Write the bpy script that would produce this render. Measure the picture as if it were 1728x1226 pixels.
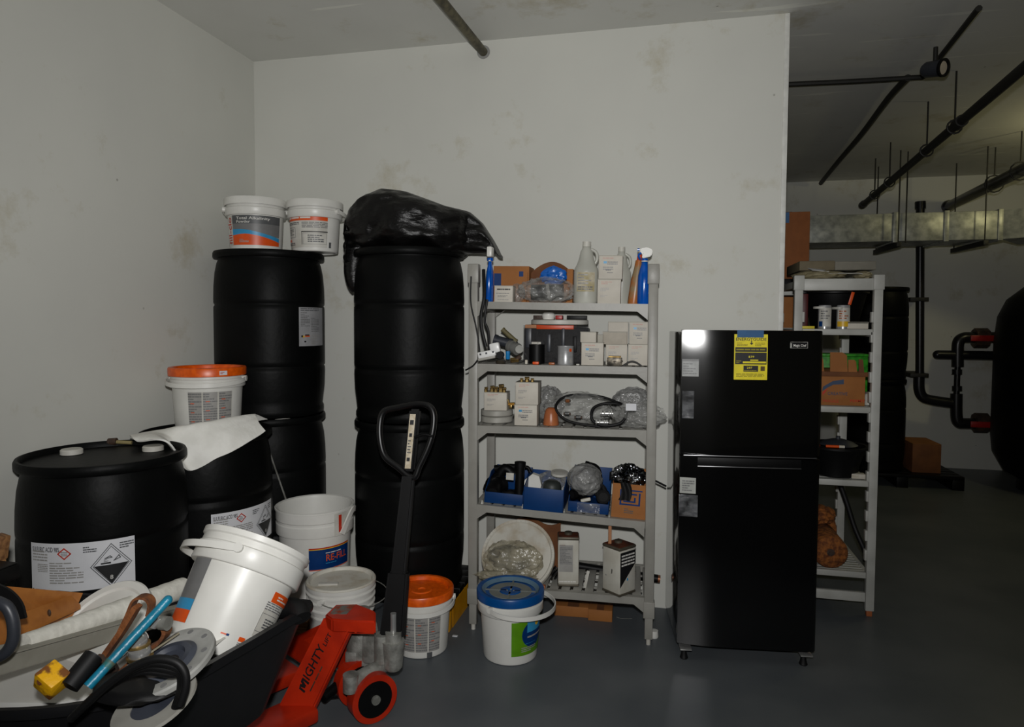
import bpy, bmesh, math, random
from mathutils import Vector, Matrix, noise
random.seed(11)
PI = math.pi
scn = bpy.context.scene
COL = scn.collection
for o in list(bpy.data.objects): bpy.data.objects.remove(o)

# ------------------------------------------------------------------ camera
FPX, PITCH, ROLL, YAW, EYE = 1139.28, .0453, .0046, .2238, 1.556
Fw = Vector((-math.sin(YAW)*math.cos(PITCH), math.cos(YAW)*math.cos(PITCH), -math.sin(PITCH)))
Rt = Vector((math.cos(YAW), math.sin(YAW), 0)); Up = Rt.cross(Fw)
CR, SR = math.cos(ROLL), math.sin(ROLL)
R2 = CR*Rt + SR*Up; U2 = -SR*Rt + CR*Up
CAM = Vector((0, 0, EYE))
cd = bpy.data.cameras.new('camera'); co = bpy.data.objects.new('camera', cd); COL.objects.link(co)
co.matrix_world = Matrix(((R2.x, U2.x, -Fw.x, 0), (R2.y, U2.y, -Fw.y, 0), (R2.z, U2.z, -Fw.z, EYE), (0, 0, 0, 1)))
cd.sensor_width = 36; cd.sensor_fit = 'HORIZONTAL'; cd.lens = FPX*36/1728
cd.shift_y = -19/1728; cd.clip_start = .02
scn.camera = co

# ------------------------------------------------------------------ world, lights, exposure
w = bpy.data.worlds.new('world'); scn.world = w; w.use_nodes = True
w.node_tree.nodes['Background'].inputs[0].default_value = (1, .97, .92, 1)
w.node_tree.nodes['Background'].inputs[1].default_value = .0
vs = scn.view_settings
vs.view_transform = 'Standard'; vs.look = 'None'; vs.exposure = 0; vs.gamma = 1; vs.use_curve_mapping = False
def spot(name, loc, aim, power, col, size, ang, blend):
    l = bpy.data.lights.new(name, 'SPOT'); l.energy = power; l.color = col; l.shadow_soft_size = size
    l.spot_size = math.radians(ang); l.spot_blend = blend
    o = bpy.data.objects.new(name, l); COL.objects.link(o); o.location = loc
    o.rotation_euler = (Vector(aim)-Vector(loc)).to_track_quat('-Z', 'Y').to_euler()
    return o
# the photographer's flash, on top of the camera
spot('camera_flash', CAM + U2*.16 + Fw*-.03, CAM + Fw*4 + U2*.62 + R2*-.16, 228, (1, .992, .98), .03, 122, 1)
# a warm ceiling lamp of the plant room, right of the frame
pl = bpy.data.lights.new('plant_room_lamp', 'POINT'); pl.energy = 12; pl.color = (1, .9, .48); pl.shadow_soft_size = .08
po = bpy.data.objects.new('plant_room_lamp', pl); COL.objects.link(po); po.location = (3.35, 5.7, 2.8)

# ------------------------------------------------------------------ rays
def ray(px, py): return Fw + R2*((px-864)/FPX) - U2*((py-594)/FPX)
def G(px, py, z=0.): d = ray(px, py); return CAM + d*((z-EYE)/d.z)
def Yp(px, py, y): d = ray(px, py); return CAM + d*(y/d.y)
def Dp(px, py, zc): return CAM + ray(px, py)*zc
def PLp(px, py, p, n): d = ray(px, py); n = Vector(n); return CAM + d*((Vector(p)-CAM).dot(n)/d.dot(n))
def cylhit(px, py, cx, cy, r):
    d = ray(px, py); a = d.x*d.x+d.y*d.y; b = -2*(d.x*cx+d.y*cy); c = cx*cx+cy*cy-r*r
    q = b*b-4*a*c
    t = (-b-math.sqrt(max(q, 0)))/(2*a); P = CAM+d*t
    return math.atan2(P.y-cy, P.x-cx), P.z

# ------------------------------------------------------------------ materials
def lin(c): return tuple(((v/255)/12.92 if v/255 <= .04045 else ((v/255+.055)/1.055)**2.4) for v in c)
MATS = {}
def mat(name, c, rough=.5, metal=0., c2=None, sc=20., bump=0., bsc=60., spec=.5, lo=.4, hi=.6, det=4, stretch=None, dist=0.0, coat=0., raw=False):
    if name in MATS: return MATS[name]
    m = bpy.data.materials.new(name); m.use_nodes = True; nt = m.node_tree; N = nt.nodes; L = nt.links
    b = N['Principled BSDF']; c = c if raw else lin(c)
    b.inputs['Base Color'].default_value = (*c, 1); b.inputs['Roughness'].default_value = rough
    b.inputs['Metallic'].default_value = metal; b.inputs['Specular IOR Level'].default_value = spec
    b.inputs['Coat Weight'].default_value = coat
    tc = N.new('ShaderNodeTexCoord'); mp = N.new('ShaderNodeMapping'); L.new(tc.outputs['Object'], mp.inputs[0])
    if stretch: mp.inputs['Scale'].default_value = stretch
    if c2 is None: c2v = tuple(v*.88 for v in c)
    else: c2v = c2 if raw else lin(c2)
    n = N.new('ShaderNodeTexNoise'); n.inputs['Scale'].default_value = sc; n.inputs['Detail'].default_value = det; n.inputs['Distortion'].default_value = dist
    L.new(mp.outputs[0], n.inputs[0])
    r = N.new('ShaderNodeValToRGB'); r.color_ramp.elements[0].position = lo; r.color_ramp.elements[1].position = hi
    r.color_ramp.elements[0].color = (*c2v, 1); r.color_ramp.elements[1].color = (*c, 1)
    L.new(n.outputs[0], r.inputs[0]); L.new(r.outputs[0], b.inputs['Base Color'])
    if bump:
        n2 = N.new('ShaderNodeTexNoise'); n2.inputs['Scale'].default_value = bsc; n2.inputs['Detail'].default_value = 5
        L.new(mp.outputs[0], n2.inputs[0]); bp = N.new('ShaderNodeBump'); bp.inputs['Strength'].default_value = bump; bp.inputs['Distance'].default_value = .01
        L.new(n2.outputs[0], bp.inputs['Height']); L.new(bp.outputs[0], b.inputs['Normal'])
    MATS[name] = m; return m
def film(name, c, dens=.35, rough=.15, bsc=25., bump=.6):
    m = bpy.data.materials.new(name); m.use_nodes = True; nt = m.node_tree; N = nt.nodes; L = nt.links
    b = N['Principled BSDF']; b.inputs['Base Color'].default_value = (*lin(c), 1); b.inputs['Roughness'].default_value = rough
    b.inputs['Specular IOR Level'].default_value = .8
    tc = N.new('ShaderNodeTexCoord'); n = N.new('ShaderNodeTexNoise'); n.inputs['Scale'].default_value = bsc; n.inputs['Detail'].default_value = 4
    L.new(tc.outputs['Object'], n.inputs[0]); bp = N.new('ShaderNodeBump'); bp.inputs['Strength'].default_value = bump; bp.inputs['Distance'].default_value = .02
    L.new(n.outputs[0], bp.inputs['Height']); L.new(bp.outputs[0], b.inputs['Normal'])
    n2 = N.new('ShaderNodeTexNoise'); n2.inputs['Scale'].default_value = bsc*.6; L.new(tc.outputs['Object'], n2.inputs[0])
    mr = N.new('ShaderNodeMapRange'); mr.inputs[1].default_value = .35; mr.inputs[2].default_value = .65
    mr.inputs[3].default_value = max(dens-.2, .05); mr.inputs[4].default_value = min(dens+.2, 1); L.new(n2.outputs[0], mr.inputs[0]); L.new(mr.outputs[0], b.inputs['Alpha'])
    MATS[name] = m; return m
def wallmat(name, c, c2, rough, streak=False):
    m = mat(name, c, rough, c2=c2, sc=1.2, lo=.3, hi=.7, det=8, bump=.12, bsc=9)
    nt = m.node_tree; N = nt.nodes; L = nt.links; b = N['Principled BSDF']; src = b.inputs['Base Color'].links[0].from_socket
    tc = [n for n in N if n.type == 'TEX_COORD'][0]
    v = N.new('ShaderNodeTexVoronoi'); v.inputs['Scale'].default_value = 3.4; L.new(tc.outputs['Object'], v.inputs[0])
    r = N.new('ShaderNodeValToRGB'); r.color_ramp.elements[0].position = .012; r.color_ramp.elements[1].position = .03
    r.color_ramp.elements[0].color = (.35, .33, .3, 1); r.color_ramp.elements[1].color = (1, 1, 1, 1)
    L.new(v.outputs['Distance'], r.inputs[0])
    mx = N.new('ShaderNodeMix'); mx.data_type = 'RGBA'; mx.blend_type = 'MULTIPLY'; mx.inputs[0].default_value = 1
    L.new(src, mx.inputs[6]); L.new(r.outputs[0], mx.inputs[7])
    # brownish smudges
    n = N.new('ShaderNodeTexNoise'); n.inputs['Scale'].default_value = 2.3; n.inputs['Detail'].default_value = 9; n.inputs['Roughness'].default_value = .7
    L.new(tc.outputs['Object'], n.inputs[0])
    r2 = N.new('ShaderNodeValToRGB'); r2.color_ramp.elements[0].position = .58; r2.color_ramp.elements[1].position = .72
    r2.color_ramp.elements[0].color = (1, 1, 1, 1); r2.color_ramp.elements[1].color = (.78, .73, .62, 1); L.new(n.outputs[0], r2.inputs[0])
    m2 = N.new('ShaderNodeMix'); m2.data_type = 'RGBA'; m2.blend_type = 'MULTIPLY'; m2.inputs[0].default_value = 1
    L.new(mx.outputs[2], m2.inputs[6]); L.new(r2.outputs[0], m2.inputs[7]); L.new(m2.outputs[2], b.inputs['Base Color'])
    return m
WALL = wallmat('painted_concrete', (214, 214, 206), (206, 206, 199), .75)
CEIL = wallmat('ceiling_concrete', (226, 226, 220), (214, 214, 208), .8)
def streaks(m):
    nt = m.node_tree; N = nt.nodes; L = nt.links; b = N['Principled BSDF']; src = b.inputs['Base Color'].links[0].from_socket
    tc = [n for n in N if n.type == 'TEX_COORD'][0]; mp = N.new('ShaderNodeMapping'); mp.inputs['Scale'].default_value = (.5, 7, 1); L.new(tc.outputs['Object'], mp.inputs[0])
    n = N.new('ShaderNodeTexNoise'); n.inputs['Scale'].default_value = 1.6; n.inputs['Detail'].default_value = 3; L.new(mp.outputs[0], n.inputs[0])
    r = N.new('ShaderNodeValToRGB'); r.color_ramp.elements[0].position = .655; r.color_ramp.elements[1].position = .67
    r.color_ramp.elements[0].color = (.93, .93, .93, 1); r.color_ramp.elements[1].color = (1.1, 1.1, 1.08, 1); L.new(n.outputs[0], r.inputs[0])
    mx = N.new('ShaderNodeMix'); mx.data_type = 'RGBA'; mx.blend_type = 'MULTIPLY'; mx.inputs[0].default_value = 1
    L.new(src, mx.inputs[6]); L.new(r.outputs[0], mx.inputs[7]); L.new(mx.outputs[2], b.inputs['Base Color'])
streaks(CEIL)
FLOOR = mat('floor_paint', (99, 103, 106), .4, c2=(86, 91, 95), sc=1.6, det=9, bump=.05, bsc=14, spec=.3)
WHITE = mat('white_plastic', (226, 225, 219), .36, c2=(217, 216, 210), sc=6)
WHITEM = mat('matt_white_plastic', (206, 204, 196), .5, c2=(190, 187, 178), sc=12)
DIRTYW = mat('dirty_white_plastic', (206, 203, 192), .5, c2=(176, 162, 138), sc=9, lo=.35, hi=.55)
ORANGE = mat('orange_plastic', (232, 96, 8), .35, c2=(212, 82, 4), sc=40)
ORPRINT = mat('orange_ink', (226, 84, 18), .4)
REDPRINT = mat('red_ink', (190, 48, 24), .4)
BLUEINK = mat('sky_blue_ink', (52, 150, 200), .4)
GREYINK = mat('grey_ink', (118, 118, 118), .45)
GREYINKD = mat('dark_grey_ink', (84, 86, 88), .45)
LGREYINK = mat('light_grey_ink', (158, 156, 152), .45)
BLACKINK = mat('black_ink', (22, 22, 24), .5)
NAVYINK = mat('navy_ink', (0, 52, 112), .45, spec=.25)
GREENINK = mat('green_ink', (92, 150, 10), .4)
YELINK = mat('yellow_ink', (226, 180, 40), .4)
WHITEINK = mat('white_ink', (222, 220, 214), .5)
PAPER = mat('paper_label', (220, 221, 224), .55, c2=(212, 213, 217), sc=9)
DRUM = mat('black_drum_plastic', (11, 12, 12), .47, c2=(7, 8, 8), sc=4, bump=.1, bsc=35, spec=.1)
BLACKP = mat('black_plastic', (9, 9, 10), .48, spec=.22)
RUBBER = mat('black_rubber', (15, 15, 16), .55, spec=.35)
DARKG = mat('dark_grey_plastic', (52, 55, 62), .4)
BAG = mat('black_bin_bag', (12, 11, 11), .36, bump=.8, bsc=16, spec=.35, stretch=(1, 1, 2.6))
SHELF = mat('grey_shelf_plastic', (150, 148, 141), .42, c2=(142, 140, 133), sc=9, bump=.04, bsc=80)
RACKM = mat('rack_plastic', (186, 186, 180), .45, c2=(172, 172, 166), sc=7)
GLOSSB = mat('gloss_black_enamel', (5, 5, 6), .15, c2=(5, 5, 6), sc=3, bump=.02, bsc=5, spec=.6, coat=.6)
CHROME = mat('chrome', (200, 200, 198), .2, metal=.7)
ALU = mat('dull_alloy', (166, 166, 160), .45, metal=.4, c2=(128, 128, 122), sc=18, bump=.25, bsc=90)
GALV = mat('galvanised_steel', (186, 188, 180), .42, metal=.35, c2=(140, 143, 138), sc=14, lo=.35, hi=.65, bump=.15, bsc=4)
PIPEG = mat('old_galvanised_pipe', (104, 98, 76), .5, metal=.4, c2=(70, 66, 52), sc=22)
CONDUIT = mat('dark_conduit', (34, 33, 29), .6)
PIPEB = mat('black_pvc_pipe', (26, 26, 28), .3)
REDM = mat('red_enamel', (190, 42, 10), .38, c2=(168, 34, 8), sc=8, bump=.05, bsc=60, spec=.5)
REDV = mat('red_valve_plastic', (170, 26, 20), .4)
BLUEB = mat('blue_bin_plastic', (0, 56, 112), .5, c2=(0, 50, 102), sc=5, spec=.3)
BLUEL = mat('blue_lid_plastic', (0, 76, 142), .35, c2=(0, 68, 130), sc=9, spec=.35)
BLUEBOT = mat('blue_bottle', (0, 84, 182), .15, spec=.7)
TEAL = mat('teal_paint', (24, 120, 150), .35, c2=(20, 104, 130), sc=30, bump=.2, bsc=80)
RUST = mat('rusty_steel', (128, 74, 34), .75, c2=(84, 46, 22), sc=26, lo=.35, hi=.6, bump=.5, bsc=70)
RUSTD = mat('dark_rusty_steel', (78, 56, 40), .6, c2=(50, 36, 28), sc=20, bump=.4, bsc=60)
CARD = mat('brown_cardboard', (160, 102, 48), .75, c2=(150, 94, 43), sc=7, bump=.05, bsc=90)
CARDD = mat('dark_cardboard', (120, 74, 38), .8, c2=(104, 62, 32), sc=8)
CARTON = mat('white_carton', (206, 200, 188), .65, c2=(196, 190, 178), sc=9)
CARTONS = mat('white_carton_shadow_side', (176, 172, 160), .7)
WOOD = mat('pine_board', (186, 120, 52), .5, c2=(150, 88, 34), sc=3, lo=.2, hi=.8, stretch=(1, 7, 7), dist=.6, det=2, bump=.05, bsc=12)
WOODG = mat('weathered_wood', (150, 108, 66), .7, c2=(108, 72, 42), sc=6, stretch=(1, 8, 8), dist=1)
STICK = mat('wood_stick', (184, 130, 92), .7, c2=(168, 116, 80), sc=8, stretch=(6, 6, 1))
YELLOW = mat('yellow_plastic', (226, 158, 8), .45, c2=(214, 146, 4), sc=12)
YELRUST = mat('yellow_paint_rusted', (238, 178, 10), .5, c2=(120, 72, 26), sc=20, lo=.44, hi=.5, bump=.3)
YELLAB = mat('yellow_label', (240, 222, 30), .5)
TAPE = mat('blue_tape', (34, 88, 136), .5)
FOAM = mat('white_foam_sheet', (240, 239, 233), .75, c2=(230, 229, 222), sc=14, bump=.25, bsc=40)
PAPERROLL = mat('white_roll', (228, 226, 216), .7, c2=(214, 212, 202), sc=40, bump=.25, bsc=50)
GREYMET = mat('grey_channel', (150, 147, 136), .5, c2=(138, 135, 124), sc=12)
GREYPL = mat('light_grey_plastic', (168, 166, 158), .45, c2=(154, 152, 144), sc=12)
TERRA = mat('orange_brown_plastic', (176, 104, 62), .35, c2=(160, 90, 52), sc=7)
BRASS = mat('brass', (178, 150, 92), .35, metal=.8, c2=(120, 98, 60), sc=40)
COIR = mat('coir_roll', (150, 88, 34), .85, c2=(96, 50, 18), sc=40, bump=.8, bsc=60)
GREENP = mat('green_plastic', (52, 160, 30), .5, c2=(34, 120, 20), sc=40)
JUG = film('translucent_jug', (196, 196, 186), .8, .35, 6, .1)
FILM = film('clear_bag', (176, 176, 172), .3, .16, 22, .7)
FILMD = film('dirty_clear_bag', (176, 168, 144), .45, .25, 18, .9)
FILM2 = film('grey_bag', (150, 150, 148), .62, .2, 24, 1.)
TUBCLEAR = film('clear_tub', (60, 60, 62), .45, .08, 4, .05)
SILVER = mat('silver_foil', (190, 192, 196), .12, metal=1, c2=(70, 72, 76), sc=16, lo=.45, hi=.55, bump=1., bsc=30)
CAN = mat('brushed_can', (176, 177, 178), .32, metal=.35, stretch=(1, 1, 30), sc=6)
TINRUST = mat('tin_rust_top', (110, 52, 26), .7, c2=(66, 34, 20), sc=22)
TINPAPER = mat('tin_label', (200, 198, 188), .5, c2=(186, 182, 170), sc=8)
TIN = mat('tin_edge', (96, 90, 78), .5, metal=.5)

# ------------------------------------------------------------------ mesh builder
class B:
    def __init__(s): s.bm = bmesh.new()
    def geo(s, vs, fs, T=None):
        v = [s.bm.verts.new(T @ Vector(p) if T else p) for p in vs]
        for f in fs:
            try: s.bm.faces.new([v[i] for i in f])
            except ValueError: pass
        return v
    def box(s, c, d, bev=0, T=None, seg=2):
        t = bmesh.new(); bmesh.ops.create_cube(t, size=1)
        for v in t.verts: v.co = Vector((v.co.x*d[0]+c[0], v.co.y*d[1]+c[1], v.co.z*d[2]+c[2]))
        if bev: bmesh.ops.bevel(t, geom=t.edges[:], offset=min(bev, min(d)*.45), segments=seg, profile=.5, affect='EDGES')
        s.add(t, T); return s
    def bx(s, x0, x1, y0, y1, z0, z1, bev=0, T=None): return s.box(((x0+x1)/2, (y0+y1)/2, (z0+z1)/2), (abs(x1-x0), abs(y1-y0), abs(z1-z0)), bev, T)
    def add(s, t, T=None):
        t.verts.index_update()
        s.geo([v.co.copy() for v in t.verts], [[v.index for v in f.verts] for f in t.faces], T); t.free()
    def lathe(s, prof, n=48, T=None, closed=True, a0=0, a1=2*PI):
        full = abs(a1-a0-2*PI) < 1e-6; m = n if full else n+1
        vs = []; idx = []
        for r, z in prof:
            if r < 1e-6: idx.append([len(vs)]*m); vs.append((0, 0, z))
            else:
                idx.append(list(range(len(vs), len(vs)+m)))
                vs += [(r*math.cos(a0+(a1-a0)*i/n), r*math.sin(a0+(a1-a0)*i/n), z) for i in range(m)]
        fs = []
        for k in range(len(prof)-1):
            for i in range(n):
                j = (i+1) % m
                q = [idx[k][i], idx[k][j], idx[k+1][j], idx[k+1][i]]
                u = []
                for x in q:
                    if x not in u: u.append(x)
                if len(u) > 2: fs.append(u)
        s.geo(vs, fs, T); return s
    def cyl(s, p0, p1, r0, r1=None, n=20, T=None):
        p0, p1 = Vector(p0), Vector(p1); r1 = r0 if r1 is None else r1
        d = p1-p0; q = d.to_track_quat('Z', 'Y').to_matrix().to_4x4(); M = Matrix.Translation(p0) @ q
        if T: M = T @ M
        s.lathe([(0, 0), (r0, 0), (r1, d.length), (0, d.length)], n, M); return s
    def tube(s, pts, r, n=10, closed=False, smooth=True, T=None, sub=6, cap=True):
        pts = [Vector(p) for p in pts]
        if smooth and len(pts) > 2: pts = catmull(pts, closed, sub)
        m = len(pts); rs = r if isinstance(r, (list, tuple)) else None
        vs = []; prev = None
        for i, p in enumerate(pts):
            a = pts[(i-1) % m] if (closed or i > 0) else p; b = pts[(i+1) % m] if (closed or i < m-1) else p
            t = (b-a).normalized() if (b-a).length > 1e-9 else Vector((0, 0, 1))
            if prev is None: x = t.orthogonal().normalized()
            else:
                x = prev - t*prev.dot(t); x = x.normalized() if x.length > 1e-6 else t.orthogonal().normalized()
            prev = x; y = t.cross(x)
            rr = (rs[0]+(rs[1]-rs[0])*i/max(1, m-1)) if rs else r
            for k in range(n):
                an = 2*PI*k/n; vs.append(p + x*(rr*math.cos(an)) + y*(rr*math.sin(an)))
        fs = []
        for i in range(m if closed else m-1):
            j = (i+1) % m
            for k in range(n): fs.append([i*n+k, i*n+(k+1) % n, j*n+(k+1) % n, j*n+k])
        if not closed and cap: fs += [list(range(n))[::-1], [(m-1)*n+k for k in range(n)]]
        s.geo(vs, fs, T); return s
    def band(s, pts, t, w, T=None, up=(0, 0, 1), closed=False):
        pts = [Vector(p) for p in pts]; up = Vector(up); m = len(pts); vs = []; fs = []
        for i, p in enumerate(pts):
            a = pts[i-1] if i else p; b = pts[i+1] if i < m-1 else p; d = (b-a).normalized(); n = d.cross(up).normalized(); u = n.cross(d).normalized()
            vs += [p+n*t/2+u*w/2, p-n*t/2+u*w/2, p-n*t/2-u*w/2, p+n*t/2-u*w/2]
        for i in range(m-1):
            for k in range(4): fs.append([i*4+k, i*4+(k+1) % 4, i*4+4+(k+1) % 4, i*4+4+k])
        fs += [[3, 2, 1, 0], [(m-1)*4+k for k in range(4)]]
        s.geo(vs, fs, T); return s
    def prism(s, poly, z0, z1, T=None):
        n = len(poly); vs = [(p[0], p[1], z0) for p in poly]+[(p[0], p[1], z1) for p in poly]
        fs = [list(range(n))[::-1], list(range(n, 2*n))]+[[i, (i+1) % n, n+(i+1) % n, n+i] for i in range(n)]
        s.geo(vs, fs, T); return s
    def blob(s, c, r, seed=0, amp=.2, fr=3., sub=4, T=None, flat=None, ridge=False):
        t = bmesh.new(); bmesh.ops.create_icosphere(t, subdivisions=sub, radius=1)
        for v in t.verts:
            n = v.co.normalized(); q = n*fr+Vector((seed*3.1, seed*1.7, seed))
            k = noise.fractal(q, 1, 2, 4)
            if ridge: k = .5-abs(noise.noise(q))*1.6 + .3*noise.noise(q*2.7)
            v.co = Vector((n.x*r[0], n.y*r[1], n.z*r[2]))*(1+amp*k)+Vector(c)
            if flat is not None and v.co.z < flat: v.co.z = flat+(v.co.z-flat)*.04
        s.add(t, T); return s
    def grid(s, f, nu, nv, T=None):
        vs = [f(i/nu, j/nv) for j in range(nv+1) for i in range(nu+1)]
        s.geo(vs, [[j*(nu+1)+i, j*(nu+1)+i+1, (j+1)*(nu+1)+i+1, (j+1)*(nu+1)+i] for j in range(nv) for i in range(nu)], T); return s
    def out(s, name, m, parent=None, ang=38, solid=0, recalc=True, **kw):
        bm = s.bm
        if solid:
            bmesh.ops.recalc_face_normals(bm, faces=bm.faces[:]); bmesh.ops.solidify(bm, geom=bm.faces[:], thickness=solid)
        elif recalc: bmesh.ops.recalc_face_normals(bm, faces=bm.faces[:])
        me = bpy.data.meshes.new(name); bm.to_mesh(me); bm.free(); me.materials.append(m)
        for p in me.polygons: p.use_smooth = True
        me.set_sharp_from_angle(angle=math.radians(ang))
        o = bpy.data.objects.new(name, me); COL.objects.link(o)
        if parent: o.parent = parent
        for k, v in kw.items(): o[k] = v
        return o
def catmull(P, closed=False, n=6):
    out = []; m = len(P)
    for i in range(m if closed else m-1):
        if closed: a, b, c, d = P[(i-1) % m], P[i], P[(i+1) % m], P[(i+2) % m]
        else: a, b, c, d = P[max(i-1, 0)], P[i], P[i+1], P[min(i+2, m-1)]
        for k in range(n):
            t = k/n; out.append(.5*((2*b)+(-a+c)*t+(2*a-5*b+4*c-d)*t*t+(-a+3*b-3*c+d)*t**3))
    if not closed: out.append(P[-1])
    return out
def thing(name, label, cat, loc=(0, 0, 0), rot=(0, 0, 0), group=None):
    o = bpy.data.objects.new(name, None); COL.objects.link(o); o.location = loc
    if isinstance(rot, (tuple, list)): o.rotation_euler = rot
    else: o.rotation_euler = rot.to_euler()
    o.empty_display_size = .05; o['label'] = label; o['category'] = cat
    if group: o['group'] = group
    return o
def tag(o, label, cat, group=None, loc=None, rot=None):
    o['label'] = label; o['category'] = cat
    if group: o['group'] = group
    if loc is not None: o.location = loc
    if rot is not None: o.rotation_euler = rot
    return o
def struct(name, b, m, parent=None, **k):
    o = b.out(name, m, parent, **k)
    if not parent: o['kind'] = 'structure'
    return o
def copy_tree(o, parent=None):
    c = o.copy(); COL.objects.link(c)
    if parent: c.parent = parent
    for ch in o.children: copy_tree(ch, c)
    return c
# ---- print: flat text and shapes mapped on a surface. fmap(u, v, off) -> point
TXT = {}
def text_geo(st, bold=0.):
    k = (st, bold)
    if k in TXT: return TXT[k]
    c = bpy.data.curves.new('t', 'FONT'); c.body = st; c.size = 1; c.resolution_u = 2; c.offset = bold; c.align_x = 'LEFT'
    o = bpy.data.objects.new('t', c); COL.objects.link(o)
    me = bpy.data.meshes.new_from_object(o)
    vs = [v.co.copy() for v in me.vertices]; fs = [list(p.vertices) for p in me.polygons]
    bpy.data.objects.remove(o); bpy.data.curves.remove(c); bpy.data.meshes.remove(me)
    wd = max([v.x for v in vs] or [1]); TXT[k] = (vs, fs, wd); return TXT[k]
NAMES = {}
def prints(parent, fmap, items, off=.0016, step=.008):
    """items: ('r',u0,v0,u1,v1,mat) ('p',pts,mat) ('t',text,u,v,height,mat[,width[,rot]]) ('l',u0,v0,u1,v1,rows,mat,seed) ('o',pts,width,mat)"""
    by = {}
    for k, it in enumerate(items):
        kind = it[0]
        m = {'r': 5, 'p': 2, 't': 5, 'l': 6, 'o': 3}[kind]; m = it[m]
        b = by.setdefault((m.name, kind, k if kind in 'rp' else 0), (B(), m, [0]))
        bb = b[0]; of = off + .00025*k
        def poly(pts, of=of, bb=bb):
            t = bmesh.new(); t.faces.new([t.verts.new((p[0], p[1], 0)) for p in pts])
            us = [p[0] for p in pts]; a = min(us)+step
            while a < max(us)-1e-4:
                bmesh.ops.bisect_plane(t, geom=t.verts[:]+t.edges[:]+t.faces[:], plane_co=(a, 0, 0), plane_no=(1, 0, 0)); a += step
            t.verts.index_update()
            bb.geo([fmap(v.co.x, v.co.y, of) for v in t.verts], [[v.index for v in f.verts] for f in t.faces]); t.free()
        if kind == 'r': _, u0, v0, u1, v1, _m = it; poly([(u0, v0), (u1, v0), (u1, v1), (u0, v1)])
        elif kind == 'p': poly(it[1])
        elif kind == 'o':
            P = it[1]; wd = it[2]
            for i in range(len(P)):
                a = Vector(P[i]); c = Vector(P[(i+1) % len(P)]); d = (c-a).normalized(); n = Vector((-d.y, d.x))*wd/2
                poly([a-n-d*wd/2, c-n+d*wd/2, c+n+d*wd/2, a+n-d*wd/2])
        elif kind == 't':
            st, u, v, h = it[1:5]; W = it[6] if len(it) > 6 else None; rot = it[7] if len(it) > 7 else 0
            vs, fs, wd = text_geo(st, .012 if len(st) > 1 else 0.); sx = h/.7; sy = h/.7
            if W: sx = W/wd
            ca, sa = math.cos(rot), math.sin(rot)
            pts = [fmap(u+p.x*sx*ca-p.y*sy*sa, v+p.x*sx*sa+p.y*sy*ca, of) for p in vs]
            bb.geo(pts, fs)
        elif kind == 'l':
            _, u0, v0, u1, v1, rows, _m, seed = it; rn = random.Random(seed); H = (v1-v0)/rows
            for i in range(rows):
                v = v1-(i+.75)*H; u = u0; end = u0+(u1-u0)*(1 if rn.random() > .3 else rn.uniform(.4, .9))
                while u < end-.001:
                    wl = min(rn.uniform(.1, .3)*(u1-u0), end-u); poly([(u, v), (u+wl, v), (u+wl, v+H*.5), (u, v+H*.5)]); u += wl+(u1-u0)*.025
    for (mn, kind, _), (bb, m, _x) in by.items():
        nm = {'t': 'printed_text', 'l': 'printed_lines', 'o': 'printed_outline', 'r': 'printed_panel', 'p': 'printed_shape'}[kind]
        bb.out(nm, m, parent, recalc=False)
def sticker(parent, fmap, u0, v0, u1, v1, m, items=(), name='label', off=.0008, **k):
    b = B(); n = max(1, int((u1-u0)/.006))
    b.grid(lambda s, t: fmap(u0+(u1-u0)*s, v0+(v1-v0)*t, off), n, 6)
    o = b.out(name, m, parent, recalc=False, **k)
    if items: prints(o, fmap, items)
    return o
def fcyl(r, ac, cone=0., z0=0.):      # wrap around a (conical) body, radius r at z0
    return lambda u, v, of: Vector(((r+cone*v+of)*math.cos(ac+u/r), (r+cone*v+of)*math.sin(ac+u/r), z0+v))
def fflat(o, ux, uy):
    o, ux, uy = Vector(o), Vector(ux).normalized(), Vector(uy).normalized(); n = ux.cross(uy)
    return lambda u, v, of: o+ux*u+uy*v+n*of

# ------------------------------------------------------------------ the setting
XL, YB, ZC, XE, YF, XR, Y0 = -2.456, 3.71, 3.12, .586, 8.1, 6.2, -2.2
struct('floor', B().bx(XL-.2, XR+.2, Y0-.2, YF+.2, -.1, 0), FLOOR)
struct('ceiling', B().bx(XL-.2, XR+.2, Y0-.2, YF+.2, ZC, ZC+.1), CEIL)
struct('wall_left', B().bx(XL-.2, XL, Y0-.2, YF+.2, 0, ZC), WALL)
struct('wall_back', B().bx(XL, XE, YB, YB+.12, 0, ZC), WALL)
struct('wall_far', B().bx(XL, XR, YF, YF+.2, 0, ZC), WALL)
struct('wall_right', B().bx(XR, XR+.2, Y0-.2, YF+.2, 0, ZC), WALL)
struct('wall_front', B().bx(XL, XR, Y0-.2, Y0, 0, ZC), WALL)
struct('trim_1', B().bx(XE-.022, XE+.004, YB-.004, YB+.124, 0, ZC, .004), mat('corner_bead', (226, 226, 220), .6))
# pipe through the back wall under the ceiling
pw = Yp(816, 88, YB); pn = G(757, 16, pw.z); dr = (pn-pw)
pp = thing('ceiling_pipe', 'old galvanised pipe running under the ceiling into the back wall', 'pipe', pw)
B().cyl((0, -.002, 0), dr*2.2, .024, n=20).out('pipe_run', PIPEG, pp)
B().lathe([(.024, -.004), (.037, -.004), (.037, .0), (.024, .0)], 24, Matrix.Translation((0, -.004, 0)) @ Matrix.Rotation(PI/2, 4, 'X')).out('wall_collar', mat('grey_mortar', (150, 150, 146), .9), pp)

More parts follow.
